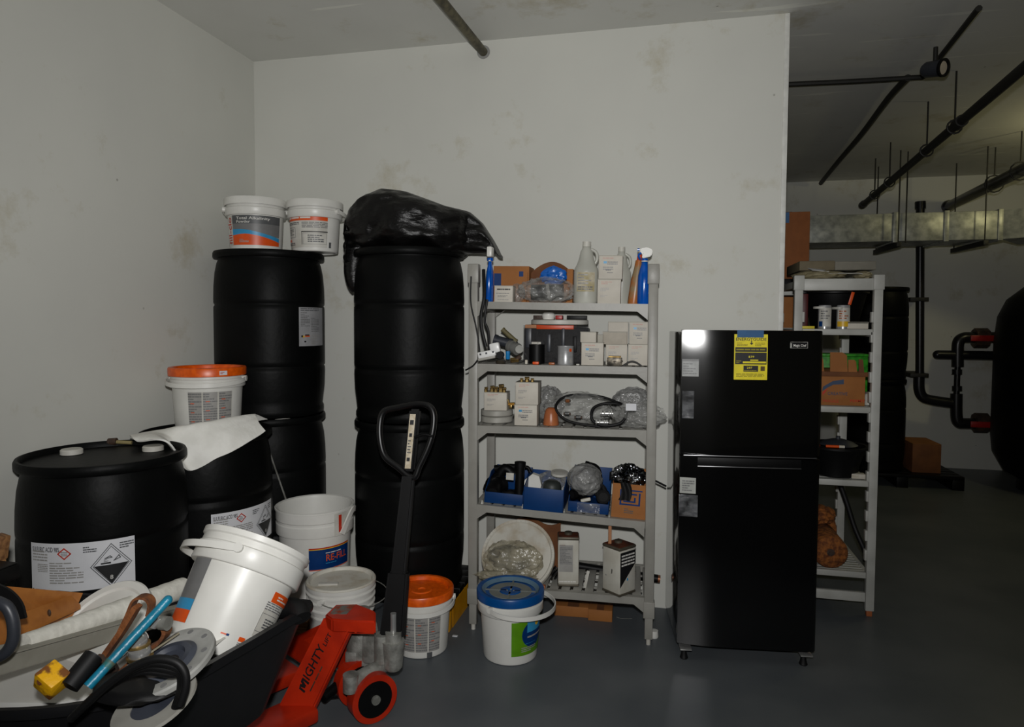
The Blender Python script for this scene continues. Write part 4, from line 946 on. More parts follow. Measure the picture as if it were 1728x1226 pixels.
for i, (u, v, w2, h2, m2) in enumerate([(-.3, .5, .05, .012, WHITEM), (-.27, .3, .012, .05, WHITEM), (-.1, .3, .018, .09, DARKG), (.12, .4, .016, .1, DARKG), (.06, .08, .012, .06, WHITEM), (.3, .3, .02, .08, BLACKP), (-.42, .4, .03, .1, DARKG), (.42, .3, .02, .1, RUSTD)]):
    B().bx(u*wv-w2/2, u*wv+w2/2, .024, .034, v*ht, v*ht+h2, .003).out('loose_part', m2, t)
B().cyl((-.28*wv, .01, .0), (-.28*wv, .01, ht*.5), .04, n=24).out('black_jar', BLACKP, t)
al = sp(888, 545, .13); ar = sp(991, 545, .13)
zt_ = lz(1, xm)+ht+.004
t = sthing('tub_lid', 'round white lid lying on the clear tub, second shelf', 'lid', 1, (al.x+ar.x)/2+.01, .19, None, 0, zt_)
B().lathe([(0, 0), (.142, 0), (.147, .003), (.147, .022), (.14, .026), (0, .024)], 56, Matrix.Scale(.9, 4, (0, 1, 0))).out('lid_disc', WHITEM, t)
a = sp(926, 532, .13); t = sthing('screw_stopper', 'small white screw cap on the lid above the clear tub', 'cap', 1, a.x, .12, None, 0, zt_+.027)
B().lathe([(0, 0), (.028, 0), (.034, .018), (.034, .026), (.022, .034), (0, .034)], 28).out('cap_body', WHITE, t)
for lbl, px, wv_, m2 in (('short brown red strip beside the white cap on the tub lid', 908, .05, RUSTD), ('red piece beside the white cap on the tub lid', 943, .035, REDV), ('flat black tray corner at the right on the tub lid', 973, .1, BLACKP)):
    a = sp(px, 535, .15); t = sthing('loose_strip', lbl, 'strip', 1, a.x, .15, None, 0, zt_+.027); B().bx(-wv_/2, wv_/2, 0, .06, 0, .02, .002).out('strip_body', m2, t)
# silver can
a = sp(953, 613, .0); t = sthing('silver_can', 'brushed silver can at the front of the second shelf', 'can', 1, a.x, .035)
B().lathe([(0, 0), (.039, 0), (.041, .003), (.0395, .006), (.0395, .086), (.041, .089), (.041, .092), (.038, .092), (.037, .088), (0, .088)], 48).out('can_body', CAN, t)
sticker(t, fcyl(.0398, -PI/2+.55, 0, .0), 0, .066, .014, .08, ORPRINT, name='orange_mark'); sticker(t, fcyl(.0398, -PI/2+.6, 0, .0), 0, .012, .012, .03, LGREYINK, name='grey_mark')
for lbl, px, py, s3, m3 in (('small orange block at the front left of the second shelf', 904, 611, (.032, .02, .014), ORPRINT), ('small orange brown lump at the foot of the silver can', 931, 611, (.03, .02, .012), TERRA), ('cream plug at the front of the second shelf', 888, 608, (.014, .014, .022), DIRTYW), ('white crumb on the second shelf right of the silver can', 975, 612, (.016, .012, .007), WHITEM)):
    a = sp(px, py, .01); t = sthing('small_part', lbl, 'part', 1, a.x, .015); B().box((0, 0, s3[2]/2), s3, .004).out('part_body', m3, t)
# clamp and black rubber pad in front of cartons
a = sp(1037, 606, .02); t = sthing('hose_clamp', 'dark rusty metal clamp lying before the middle carton, second shelf', 'clamp', 1, a.x, .035)
B().tube([(.034*math.cos(x), .02+.02*math.sin(x), .022) for x in [i*PI/6 for i in range(12)]], .005, 8, closed=True).out('clamp_ring', RUSTD, t)
B().bx(-.036, .036, -.004, .0, .0, .04, .003).out('clamp_band', mat('old_steel', (120, 112, 98), .4, metal=.6, c2=(50, 46, 40), sc=40), t); B().cyl((-.03, .01, .042), (.03, .01, .042), .006, n=10).out('clamp_screw', BRASS, t)
a = sp(1067, 607, .0); t = sthing('rubber_pad', 'curved black rubber pad at the front right of the second shelf', 'pad', 1, a.x, .03)
B().grid(lambda u, v: Vector((-.046+.092*u, .04*v, .003+.022*math.sin(u*PI))), 14, 3).out('pad_body', RUBBER, t, solid=.006)
# fittings on the left
def elbow(label, px, py, k, d, r, m, pts, name='pipe_fitting', ends=None, cat='fitting', z=None):
    a = sp(px, py, d); t = sthing(name, label, cat, k, a.x, d, None, 0, a.z if z is None else z)
    B().tube(pts, r, 18, sub=4).out('fitting_body', m, t)
    for i, q in ((0, 1), (-1, -2)):
        p, p2 = Vector(pts[i]), Vector(pts[q]); e = (p-p2).normalized(); B().cyl(p-e*r*.5, p+e*.004, r*1.15, n=20).out('collar', m if not ends else ends, t)
    return t
elbow('dark grey tube behind the white power block, second shelf', 848, 573, 1, .14, .024, DARKG, [(-.04, 0, .0), (0, 0, -.01), (.045, 0, -.022)])
elbow('translucent grey cylinder lying behind the white power block, second shelf', 866, 586, 1, .1, .027, mat('smoky_plastic', (122, 122, 118), .3), [(-.02, .03, .006), (.02, 0, -.008)])
elbow('pale round ended tube pointing out of the second shelf', 876, 589, 1, .06, .018, mat('pale_plastic', (170, 170, 164), .35), [(-.02, .05, .004), (0, 0, 0)])
t = elbow('olive brown pipe stub propped behind the grey tubes, second shelf', 858, 566, 1, .2, .012, mat('olive_plastic', (112, 104, 70), .6), [(-.03, 0, .03), (.04, 0, -.03)])
a = sp(857, 598, .02); t = sthing('blue_tap', 'bright blue knob at the left of the second shelf', 'knob', 1, a.x, .02, None, 0, a.z-.012)  # a knob on its own, without a tap
B().cyl((0, 0, .0), (0, .02, .0), .0, .0) if 0 else None
B().lathe([(0, 0), (.008, 0), (.011, .004), (.011, .04), (0, .042)], 18, Matrix.Translation((0, 0, -.012))).out('knob_body', mat('azure_plastic', (30, 130, 196), .35), t)
a = sp(868, 602, .04); t = sthing('brass_fitting', 'brass and olive valve fitting beside the blue knob, second shelf', 'fitting', 1, a.x, .05)
B().cyl((-.02, 0, .016), (.02, 0, .02), .014, n=6).out('hex_nut', BRASS, t); B().cyl((0, 0, .016), (.03, .0, .035), .012, n=14).out('valve_stem', RUSTD, t)
a = sp(845, 606, .0); t = sthing('dark_fitting', 'round dark knob under the white power block at the shelf edge', 'knob', 1, a.x, .0)
B().lathe([(0, 0), (.02, 0), (.026, .008), (.02, .018), (0, .02)], 24).out('knob_body', mat('bronze_knob', (60, 54, 44), .4), t)
# white power block with black cables on the post
a = sp(822, 597, -.03); t = sthing('power_strip', 'bright white plug block hanging by black cables at the shelf post', 'power strip', 1, a.x, -.03, None, 0, a.z)
M_ = Matrix.Rotation(-.2, 4, 'Y')
b = B(); b.box((.0, 0, 0), (.09, .03, .032), .005, M_); b.box((.045, 0, .022), (.05, .032, .05), .008, M_); b.out('block_body', mat('bright_white_plastic', (236, 236, 234), .3), t)
B().box((-.005, 0, -.02), (.09, .028, .016), .006, M_).out('grey_base', GREYPL, t)
for q in (-.03, .0, .035): B().box((q, -.016, .004), (.009, .002, .009), .001, M_).out('socket', DARKG, t)
a2 = sp(845, 598, -.03)-a; B().cyl((a2.x-.002, -.015, -.004), (a2.x-.002, .015, -.004), .018, n=20).out('round_knob', BLACKP, t)
def scable(label, pts, r=.004, m=RUBBER, name='cable', grp=None):
    P = [SM @ sp(x, y, d) for x, y, d in pts]; t = thing(name, label, 'cable', P[0], (0, 0, 0), grp); B().tube([p-P[0] for p in P], r, 8, sub=6).out('cable_run', m, t); return t
scable('thin black cable hanging down the left post to the power block', [(795, 466, -.03), (794, 500, -.035), (796, 520, -.035), (803, 550, -.035), (808, 580, -.035), (809, 600, -.035), (800, 615, -.03), (790, 622, -.03), (786, 624, .0)])
scable('thick black cable bundle behind the left post of the second shelf', [(816, 455, .03), (817, 500, -.03), (812, 530, -.03), (813, 555, -.03), (820, 585, -.03)], .009)
scable('black looped cable dropping to the white power block', [(822, 505, -.03), (818, 540, -.035), (824, 560, -.035), (826, 592, -.03)], .007)
t = thing('cable', 'stray black cable end poking out right of the fourth shelf', 'cable', SM @ sp(1088, 804, .1)); o_ = SM @ sp(1088, 804, .1)
B().tube([Vector((0, 0, 0)), SM @ sp(1104, 810, .1)-o_, SM @ sp(1124, 820, .12)-o_], .005, 8).out('cable_run', RUBBER, t)

# --- shelf 3
for i, (lbl, zz) in enumerate((('lower of two grey round lids stacked at the left of the third shelf', 0), ('upper of two grey round lids stacked at the left of the third shelf', .034))):
    a = sp(836, 708, .12); t = sthing('round_lid', lbl, 'lid', 2, a.x+.005, .135, 'grey round lids', 0, lz(2, a.x)+zz)
    B().lathe([(0, 0), (.078, 0), (.083, .004), (.083, .028), (.076, .032), (0, .03)], 44).out('lid_disc', GREYPL, t)
zl = lz(2, .1)+.067
t, x_, w_, h_, z_ = carton('white carton topped with brass fittings on the grey lids, third shelf', 2, 817, 855, 662, 697, .05, .09, z=zl, style=0)
def brasses(n, xw, z, lbls, k=2):
    for i in range(n):
        pass
for i, (lbl, px, py, r) in enumerate((('leftmost little brass fitting on the white carton of the third shelf', 820, 658, .009), ('second little brass fitting on the left carton, third shelf', 829, 657, .011), ('third little brass fitting on the left carton, third shelf', 837, 658, .010), ('tallest brass fitting on the left carton, third shelf', 844, 653, .014), ('rightmost little brass fitting on the left carton, third shelf', 851, 658, .009))):
    a = sp(px, py, .06); t = sthing('brass_fitting', lbl, 'fitting', 2, a.x, .06+.02*(i % 2), 'brass fittings on the cartons', 0, z_+h_+.001)
    B().cyl((0, 0, 0), (0, 0, r*1.6), r, n=6).out('hex_nut', BRASS, t); B().cyl((-r*.7, 0, r*2), (r*1.1, 0, r*2.2), r*.7, n=12).out('stub', BRASS, t)
t, x_, w_, h_, z_ = carton('lower of two white cartons stacked on the third shelf, blue mark', 2, 868, 906, 683, 718, .02, .11, style=1)
t, x3_, w3_, h3_, z3_ = carton('upper of two white cartons stacked on the third shelf', 2, 870, 908, 645, 681, .02, .12, z=z_+h_+.001, style=0)
for i, (lbl, px, r) in enumerate((('left brass fitting on the taller white stack, third shelf', 881, .008), ('middle brass fitting on the taller white stack, third shelf', 890, .011), ('right brass fitting on the taller white stack, third shelf', 899, .008))):
    a = sp(px, 642, .06); t = sthing('brass_fitting', lbl, 'fitting', 2, a.x, .05, 'brass fittings on the cartons', 0, z3_+h3_+.001)
    B().cyl((0, 0, 0), (0, 0, r*1.1), r, n=6).out('hex_nut', BRASS, t); B().cyl((-r, 0, r*1.5), (r, 0, r*1.5), r*.7, n=12).out('stub', BRASS, t)
a = sp(862, 680, .08); t = sthing('brass_valve', 'brass valve lying between the cartons on the third shelf', 'valve', 2, a.x, .08, None, 0, a.z)
B().cyl((-.012, 0, -.006), (.02, 0, -.004), .009, n=14).out('valve_body', mat('yellow_brass', (190, 140, 60), .35, metal=.7), t); B().cyl((-.01, 0, .0), (-.016, 0, .018), .005, n=10).out('valve_stem', BRASS, t); B().box((0, 0, -.018), (.014, .014, .02), .002).out('valve_foot', BRASS, t)
a = sp(929, 718, .05); t = sthing('orange_pot', 'orange brown plastic cap standing on the third shelf', 'cap', 2, a.x, .07)
B().lathe([(0, 0), (.039, 0), (.04, .004), (.037, .03), (.033, .055), (.026, .078), (.016, .086), (0, .088)], 36).out('cap_body', TERRA, t)
bag('clear bag of loose parts behind the orange brown cap, third shelf', 2, 925, 690, 26, 28, .24, .05, FILM2, 5, .2)
bag('large clear bag under the black hose loops, third shelf', 2, 975, 695, 52, 25, .16, .07, FILM, 11, .3)
bag('clear bag of fittings at the right end of the third shelf', 2, 1078, 700, 40, 21, .06, .05, FILM, 14, .35)
bag('grey haze of film at the back right of the third shelf', 2, 1068, 690, 34, 28, .26, .04, FILM2, 17, .2)
def loopc(label, pts, r, closed=True, m=RUBBER):
    P = [SM @ sp(x, y, d) for x, y, d in pts]; t = thing('hose_loop', label, 'hose', P[0], (0, 0, 0), 'black hose loops'); B().tube([p-P[0] for p in P], r, 10, closed=closed, sub=6).out('hose_run', m, t); return t
loopc('large black hose loop arching over the third shelf', [(938, 690, .06), (944, 675, .1), (962, 667, .13), (990, 666, .15), (1018, 670, .15), (1040, 678, .13), (1052, 684, .1), (1056, 700, .06), (1052, 713, .04), (1020, 719, .03), (985, 716, .03), (955, 708, .04)], .0065)
loopc('smaller black hose loop around chrome couplings, third shelf', [(998, 700, .03), (1002, 688, .05), (1018, 681, .07), (1040, 681, .07), (1055, 688, .05), (1056, 702, .03), (1046, 714, .015), (1020, 718, .01), (1002, 711, .02)], .0075)
for lbl, px, py in (('upper chrome hose coupling inside the small black loop', 1024, 697), ('lower chrome hose coupling inside the small black loop', 1016, 712)):
    a = sp(px, py, .03); t = sthing('hose_coupling', lbl, 'coupling', 2, a.x, .02, 'chrome couplings', 0, a.z)
    B().cyl((-.03, 0, 0), (.03, 0, 0), .011, n=18).out('coupling_body', CHROME, t)
    for q in (-.026, -.01, .012, .024): B().cyl((q-.003, 0, 0), (q+.003, 0, 0), .015, n=6).out('hex_ring', CHROME, t)
for lbl, px, py, s_ in (('chrome swivel nut in the left of the large hose loop', 957, 698, .011), ('cluster of small bright nuts under the large hose loop', 976, 704, .012), ('rusty end piece at the top left of the hose loop', 958, 676, .009)):
    a = sp(px, py, .05); t = sthing('hose_nut', lbl, 'nut', 2, a.x, .05, None, 0, a.z); B().cyl((-s_, 0, 0), (s_, 0, 0), s_, n=6).out('nut_body', SILVER if 'rusty' not in lbl else RUST, t); B().cyl((-s_*1.6, 0, 0), (s_*1.6, 0, 0), s_*.6, n=12).out('bore', RUSTD, t)
a = sp(1065, 686, .02); t = sthing('paper_tag', 'small white paper tag on the clear bag, third shelf', 'tag', 2, a.x, .0, None, 0, a.z); B().bx(-.025, .025, 0, .002, -.017, .017).out('tag_sheet', PAPER, t)

# --- shelf 4
def bin_(label, pxl, pxr, pyt, pyb, d, dep, lip=.45, k=3):
    pm = (pyt+pyb)/2; a = sp(pxl, pm, d); c = sp(pxr, pm, d); w = c.x-a.x; x = (a.x+c.x)/2; h = sp((pxl+pxr)/2, pyt, d).z-lz(k, x)
    t = sthing('parts_bin', label, 'bin', k, x, d, 'blue parts bins'); th = .004; H = h/lip if lip < 1 else h
    B().bx(-w/2, w/2, 0, th, 0, h, .001).out('front_panel', BLUEB, t); B().bx(-w/2, w/2, dep-th, dep, 0, H, .001).out('back_panel', BLUEB, t)
    for s in (-1, 1):
        xx = s*(w/2-th/2); b = B(); b.geo([(xx+e*th/2, y, z) for e in (-1, 1) for y, z in ((0, 0), (dep, 0), (dep, H), (dep*.45, H), (0, h))], [[4, 3, 2, 1, 0], [5, 6, 7, 8, 9]]+[[i, (i+1) % 5, 5+(i+1) % 5, 5+i] for i in range(5)]); b.out('side_panel', BLUEB, t)
    B().bx(-w/2+th, w/2-th, th, dep-th, 0, th).out('bottom_panel', BLUEB, t)
    return t, x, w, h
bin_('left blue parts bin filled with black pipe fittings, fourth shelf', 817, 882, 832, 849, .03, .3, .42)
bin_('middle blue parts bin with taller front, fourth shelf', 882, 950, 824, 861, -.02, .28, .8)
bin_('right blue parts bin under a clear bag, fourth shelf', 958, 1027, 848, 866, .03, .3, .3)
def fit(label, pts, r, ends=1.2, m=BLACKP, grp='black pipe fittings'):
    P = [SM @ sp(x, y, d) for x, y, d in pts]; t = thing('pipe_fitting', label, 'fitting', P[0], (0, 0, 0), grp)
    Q = [p-P[0] for p in P]; B().tube(Q, r, 18, sub=5).out('fitting_body', m, t)
    for i, q in ((0, 1), (-1, -2)):
        e = (Q[i]-Q[q]).normalized(); B().cyl(Q[i]-e*r*.9, Q[i]+e*.003, r*ends, n=22).out('collar', m, t); B().cyl(Q[i]+e*.0031, Q[i]+e*.0045, r*.8, n=20).out('bore', RUBBER, t)
    return t
fit('upright black pipe stub at the right of the left blue bin', [(876, 838, .08), (877, 812, .08), (878, 780, .08)], .024)
fit('black elbow facing out of the left blue bin', [(832, 830, .04), (838, 818, .1), (850, 815, .13)], .033)
fit('black tee at the back of the left blue bin', [(838, 808, .2), (852, 790, .2), (866, 800, .2)], .026)
fit('small black elbow near the left edge of the left blue bin', [(824, 826, .12), (828, 812, .16), (842, 806, .18)], .024)
fit('black cross pipe standing at the top of the left blue bin', [(836, 790, .24), (860, 787, .24), (880, 789, .24)], .016)
fit('black elbow hooking out above the middle bin', [(878, 790, .18), (890, 788, .18), (895, 796, .18)], .009)
fit('low black fitting at the front of the left blue bin', [(848, 836, .06), (862, 832, .08), (872, 834, .1)], .02)
a = sp(861, 803, .1); t = sthing('white_block', 'small white card square among the black fittings, fourth shelf', 'card', 3, a.x, .09, None, 0, a.z); B().bx(-.02, .02, 0, .004, -.018, .018, .001).out('card_sheet', WHITEM, t)
a = sp(902, 811, .1); t = sthing('white_part', 'angular white plastic part sticking out of the middle blue bin', 'part', 3, a.x, .12, None, 0, a.z)
b = B(); P = [(-.05, .0), (-.012, .034), (.022, .025), (.036, -.02), (.03, -.05), (-.045, -.05), (-.055, -.02)]; b.prism(P, -.02, .02, Matrix.Rotation(PI/2, 4, 'X')); b.out('part_body', WHITE, t)
bag('translucent bag scraps behind the middle blue bin, fourth shelf', 3, 930, 820, 26, 20, .2, .05, FILM, 23, .3, z=lz(3, .35)+.02)
a = sp(931, 819, .08); t = sthing('ribbed_stopper', 'dark grey ribbed cap in the middle blue bin', 'cap', 3, a.x, .08, None, 0, a.z-.03)
B().lathe([(0, 0), (.048, 0), (.048, .03), (.042, .046), (.026, .056), (0, .058)], 14).out('cap_body', mat('dark_grey_cap', (48, 52, 50), .5), t)
a = sp(942, 801, .14); t = sthing('white_lid', 'flat white lid behind the dark grey cap, fourth shelf', 'lid', 3, a.x, .2, None, 0, a.z-.01); B().lathe([(0, 0), (.045, 0), (.045, .012), (0, .014)], 28, Matrix.Rotation(.15, 4, 'X')).out('lid_disc', WHITEM, t)
bag('big round ball of greyish film above the right blue bin', 3, 986, 812, 29, 26, .1, .09, FILM2, 31, .12, z=lz(3, .53)+.07)
fit('curved black pipe behind the ball of film, fourth shelf', [(988, 784, .2), (1004, 788, .2), (1010, 800, .2), (1012, 830, .2)], .018)
fit('round black socket at the right of the right blue bin', [(1018, 838, .02), (1017, 832, .08), (1012, 826, .16)], .028)
fit('short black fitting lying left in the right blue bin', [(966, 834, .05), (975, 832, .08), (984, 838, .1)], .02)
a = sp(988, 842, .03); t = sthing('pale_part', 'pale angular part at the front of the right blue bin', 'part', 3, a.x, .05, None, 0, a.z-.008); B().box((0, 0, 0), (.05, .02, .016), .004, Matrix.Rotation(-.3, 4, 'Y')).out('part_body', DIRTYW, t)
a = sp(992, 857, .0); t = sthing('film_strip', 'clear film hanging over the front of the right blue bin', 'film', 3, a.x, .016, None, 0, lz(3, a.x)+.002); B().grid(lambda u, v: Vector((-.055+.11*u, -.004*math.sin(u*9+v*4), .048*v)), 12, 6).out('film_sheet', FILM, t)
t, o, w_, h_, x_, z_ = open_box('brown cardboard box with square spiral mark at the right of the fourth shelf', 3, 1031, 1091, 817, .01, .2, pm=845)
Wb, Hb = w_, h_
prints(o, fbox(w_, .2), [('o', [(Wb*.22, Hb*.82), (Wb*.22, Hb*.42), (Wb*.78, Hb*.42), (Wb*.78, Hb*.72)][:4], .006, NAVYINK)] if 0 else [
    ('r', .22*Wb, .40*Hb, .27*Wb, .84*Hb, NAVYINK), ('r', .22*Wb, .38*Hb, .8*Wb, .425*Hb, NAVYINK), ('r', .75*Wb, .425*Hb, .8*Wb, .76*Hb, NAVYINK), ('r', .55*Wb, .80*Hb, .85*Wb, .84*Hb, NAVYINK),
    ('r', .32*Wb, .47*Hb, .67*Wb, .515*Hb, NAVYINK), ('r', .62*Wb, .515*Hb, .67*Wb, .62*Hb, NAVYINK), ('r', .35*Wb, .69*Hb, .7*Wb, .735*Hb, NAVYINK), ('l', .36*Wb, .14*Hb, .62*Wb, .30*Hb, 3, GREYINKD, 4)], off=.0005)
B().bx(Wb*.25, Wb*.5, .15, .154, h_, h_+.05).out('flap', CARD, t)
a = sp(1060, 800, .05); t = sthing('foil_heap', 'heap of crumpled silver foil ducting on the brown box, fourth shelf', 'foil', 3, a.x, .09, None, 0, z_+h_-.03)
B().blob((0, 0, .05), (.078, .06, .058), 41, .3, 3, 5, ridge=True).out('foil_crumple', SILVER, t, ang=20)
a = sp(1057, 832, -.002); t = sthing('black_rag', 'black rag hanging over the front of the spiral marked box', 'rag', 3, a.x-.01, .0, None, 0, z_+h_-.075)
B().grid(lambda u, v: Vector(((-.028+.056*u)*(1-.2*v)+.01*math.sin(v*3), -.006-.004*math.sin(u*8+v*3), .085*v)), 12, 10).out('rag_cloth', RUBBER, t, solid=.005)
a = sp(1034, 803, .1); t = sthing('black_plug', 'black plug at the left shoulder of the foil heap', 'plug', 3, a.x, .12, None, 0, a.z-.02); B().cyl((0, 0, 0), (0, 0, .035), .018, n=20).out('plug_body', RUBBER, t)
for lbl, px, py, m3 in (('tiny pale crumb left of the left blue bin, fourth shelf', 813, 845, WHITEM), ('tiny pale crumb between left and middle blue bins', 882, 850, WHITEM), ('grey bolt between middle and right blue bins', 952, 856, ALU), ('grey bolt left of the brown box, fourth shelf', 1028, 864, ALU)):
    a = sp(px, py, -.005); t = sthing('bolt', lbl, 'bolt', 3, a.x, .0); B().cyl((0, 0, 0), (0, 0, .009), .007, n=6).out('bolt_head', m3, t); B().cyl((0, 0, .009), (0, 0, .018), .004, n=10).out('bolt_shank', m3, t)

# --- shelf 5 (bottom)
a = sp(872, 940, .04)
zr5 = lz(4, a.x)
# tilted round white lid with a dirty bag on it
lidT = (SM @ sp(874, 936, .1))
t = thing('bucket_lid', 'large round white lid leaning on the bottom shelf under a dirty bag', 'lid', lidT, (math.radians(52), 0, SA+.02))
R_ = .189
B().lathe([(0, .0), (R_-.02, 0), (R_-.014, .008), (R_-.002, .010), (R_, .004), (R_, -.022), (R_-.004, -.024), (R_-.006, -.006), (0, -.006)], 64).out('lid_disc', DIRTYW, t)
for k in range(48):
    an = 2*PI*k/48; B().box((R_-.009, 0, .011), (.010, .004, .003), T=Matrix.Rotation(an, 4, 'Z')).out('lid_rib', DIRTYW, t)
lb = (SM @ sp(866, 944, .03))
t = thing('plastic_bag', 'dirty clear bag with a grey lump lying on the round white lid', 'bag', lb, (math.radians(-22), 0, SA), 'clear plastic bags')
B().blob((0, -.02, -.005), (.14, .042, .088), 52, .3, 2.2, 5, ridge=True).out('bag_film', FILMD, t, ang=80)
B().blob((-.02, .0, .01), (.105, .03, .058), 55, .25, 2.6, 4, ridge=True).out('grey_contents', mat('slate_contents', (104, 104, 100), .5, c2=(66, 66, 64), sc=14), t)
B().blob((-.03, -.02, -.085), (.15, .05, .03), 56, .3, 2.4, 4, ridge=True).out('bag_skirt', FILMD, t, ang=80)
# brown cardboard behind
t = sthing('cardboard_sheet', 'bent brown cardboard behind the round white lid, bottom shelf', 'cardboard', 4, sp(890, 900, .3).x, .3)
x0_, x1_ = sp(836, 900, .3).x-sp(890, 900, .3).x, sp(946, 900, .3).x-sp(890, 900, .3).x; hc = sp(890, 877, .3).z-zr5
B().grid(lambda u, v: Vector((x0_+(x1_-x0_)*u, .02*math.sin(u*7), .0+hc*v*(1-.25*max(0, .25-u)*4 - .08*math.sin(u*9)))), 16, 6).out('cardboard_panel', CARDD, t, solid=.005)
def tin(label, pxl, pxr, pyt, pyb, d, rz, w, dp, stick=False, stripe=False):
    a = sp((pxl+pxr)/2, pyb, d); h = sp((pxl+pxr)/2, pyt, d+.04).z-zr5
    t = sthing('metal_tin', label, 'tin', 4, a.x, d, 'oblong metal tins', rz, zr5)
    o = B().bx(-w/2, w/2, 0, dp, .01, h-.014, .008).out('tin_body', TINPAPER, t)
    B().bx(-w/2-.002, w/2+.002, -.002, dp+.002, 0, .013, .006).out('bottom_rim', TIN, t); B().bx(-w/2-.002, w/2+.002, -.002, dp+.002, h-.016, h, .006).out('top_rim', TIN, t)
    B().bx(-w/2+.004, w/2-.004, .004, dp-.004, h-.004, h+.0015, .0).out('rusty_top', TINRUST, t)
    B().lathe([(.018, 0), (.02, 0), (.02, .012), (.017, .014), (0, .014)], 24, Matrix.Translation((0 if not stick else -w*.1, dp*.55, h))).out('spout_cap', TIN, t)
    return t, o, h
t, o, h = tin('white labelled metal tin with rusty cap on the bottom shelf', 936, 982, 902, 990, .05, .12, .105, .09)
prints(o, lambda u, v, of: Vector((-.0525+u, -of, v)), [('l', .008, h*.8, .05, h*.86, 1, TINRUST, 3), ('r', .006, h*.3, .075, h*.84, LGREYINK), ('l', .01, h*.45, .07, h*.8, 12, GREYINK, 5), ('l', .006, h*.08, .09, h*.13, 1, WHITEINK, 6)], off=.0004)
t2_, o, h = tin('paint splashed metal tin with a wood stick in its spout, bottom shelf', 1003, 1058, 916, 1000, .0, -.72, .115, .115, stick=True)
prints(o, lambda u, v, of: Vector((.0575-0, 0, 0))+Vector((of, .115-u if 0 else u, v)), [('p', [(.004, h*.18), (.112, h*.62), (.112, h*.9), (.004, h*.9)], BLACKINK), ('l', .012, h*.6, .104, h*.86, 4, WHITEINK, 6), ('r', .05, h*.3, .06, h*.35, BLUEINK)], off=.0006)
prints(o, lambda u, v, of: Vector((-.0575+u, -of, v)), [('p', [(.06, h*.42), (.066, h*.44), (.068, h*.52), (.062, h*.53)], BLACKINK), ('l', .02, h*.34, .03, h*.38, 1, GREYINK, 2)], off=.0006)
stp = t2_.location; tb = SM @ sp(1029, 926, .03); tt = SM @ sp(1029, 876, .03)
t = thing('wood_stick', 'wooden stirring stick standing in the splashed tin', 'stick', tb); B().box((0, 0, (tt.z-tb.z)/2-.01), (.016, .007, tt.z-tb.z+.02), .002).out('stick_body', STICK, t)
# black bar at the back, grill pieces
a = SM @ sp(938, 948, .33); c = SM @ sp(1110, 976, .33)
t = thing('black_bar', 'long black bar with copper end lying along the back of the bottom shelf', 'bar', a); B().cyl((0, 0, 0), c-a, .021, n=20).out('bar_body', BLACKP, t); e = (c-a).normalized(); B().cyl(c-a, c-a+e*.012, .02, n=20).out('copper_end', mat('copper', (150, 96, 66), .4, metal=.6), t)
a = sp(925, 972, .12); t = sthing('black_grille', 'small black slotted grille beside the round lid, bottom shelf', 'grille', 4, a.x+.01, .16)
for i in range(7): B().box((-.05+.017*i, 0, .03), (.007, .05, .05), .002, Matrix.Rotation(.7, 4, 'Y')).out('grille_bar', RUBBER, t)
a = sp(914, 990, .0); t = sthing('rusty_scrap', 'small rust coloured scrap at the front of the bottom shelf', 'scrap', 4, a.x, .01); B().box((0, 0, .007), (.036, .03, .014), .003).out('scrap_body', TERRA, t)
a = sp(988, 985, .1); t = sthing('white_strip', 'narrow white strip leaning beside the splashed tin', 'strip', 4, a.x-.0, .06); B().box((0, 0, .04), (.014, .004, .09), .001, Matrix.Rotation(.2, 4, 'Y')).out('strip_body', WHITEM, t)

# --- under and around the shelves
for lbl, p, s3, rz in (('longer brown block lying on the floor under the shelving', G(966, 1041), (.20, .09, .055), .06), ('shorter brown block on the floor under the shelving', G(1012, 1048), (.125, .10, .06), .03)):
    t = thing('cardboard_block', lbl, 'box', (p.x, p.y+.05, 0), (0, 0, rz), 'brown blocks under the shelving'); B().box((0, 0, s3[2]/2), s3, .003).out('block_body', CARD, t); B().box((0, 0, s3[2]+.0006), (s3[0]*.3, s3[1], .001)).out('tape', CARDD, t)
p = G(1100, 1074); t = thing('plastic_stopper', 'small white cap on the floor by the right shelf foot', 'cap', (p.x+.01, p.y, 0)); B().lathe([(0, 0), (.02, 0), (.023, .006), (.02, .034), (0, .036)], 24).out('cap_body', WHITE, t)
p = G(942, 1022); t = thing('white_saucer', 'white plastic disc on the floor behind the blue lidded bucket', 'disc', (p.x+.01, p.y+.1, 0)); B().lathe([(0, 0), (.06, 0), (.07, .01), (.06, .012), (0, .006)], 30).out('disc_body', WHITEM, t)
p = G(768, 1073); t = thing('paper_scrap', 'tiny white paper scrap on the floor by the orange lidded bucket', 'scrap', p); B().bx(-.013, .013, -.008, .008, 0.0005, .004, .001).out('scrap_body', PAPER, t)
t = thing('wire_piece', 'thin bent wire on the floor beside the brown blocks', 'wire', G(1050, 1044)); p = G(1050, 1044); B().tube([Vector((-.03, .01, .003)), Vector((0, 0, .003)), Vector((.05, .012, .003))], .0015, 6).out('wire_run', ALU, t)

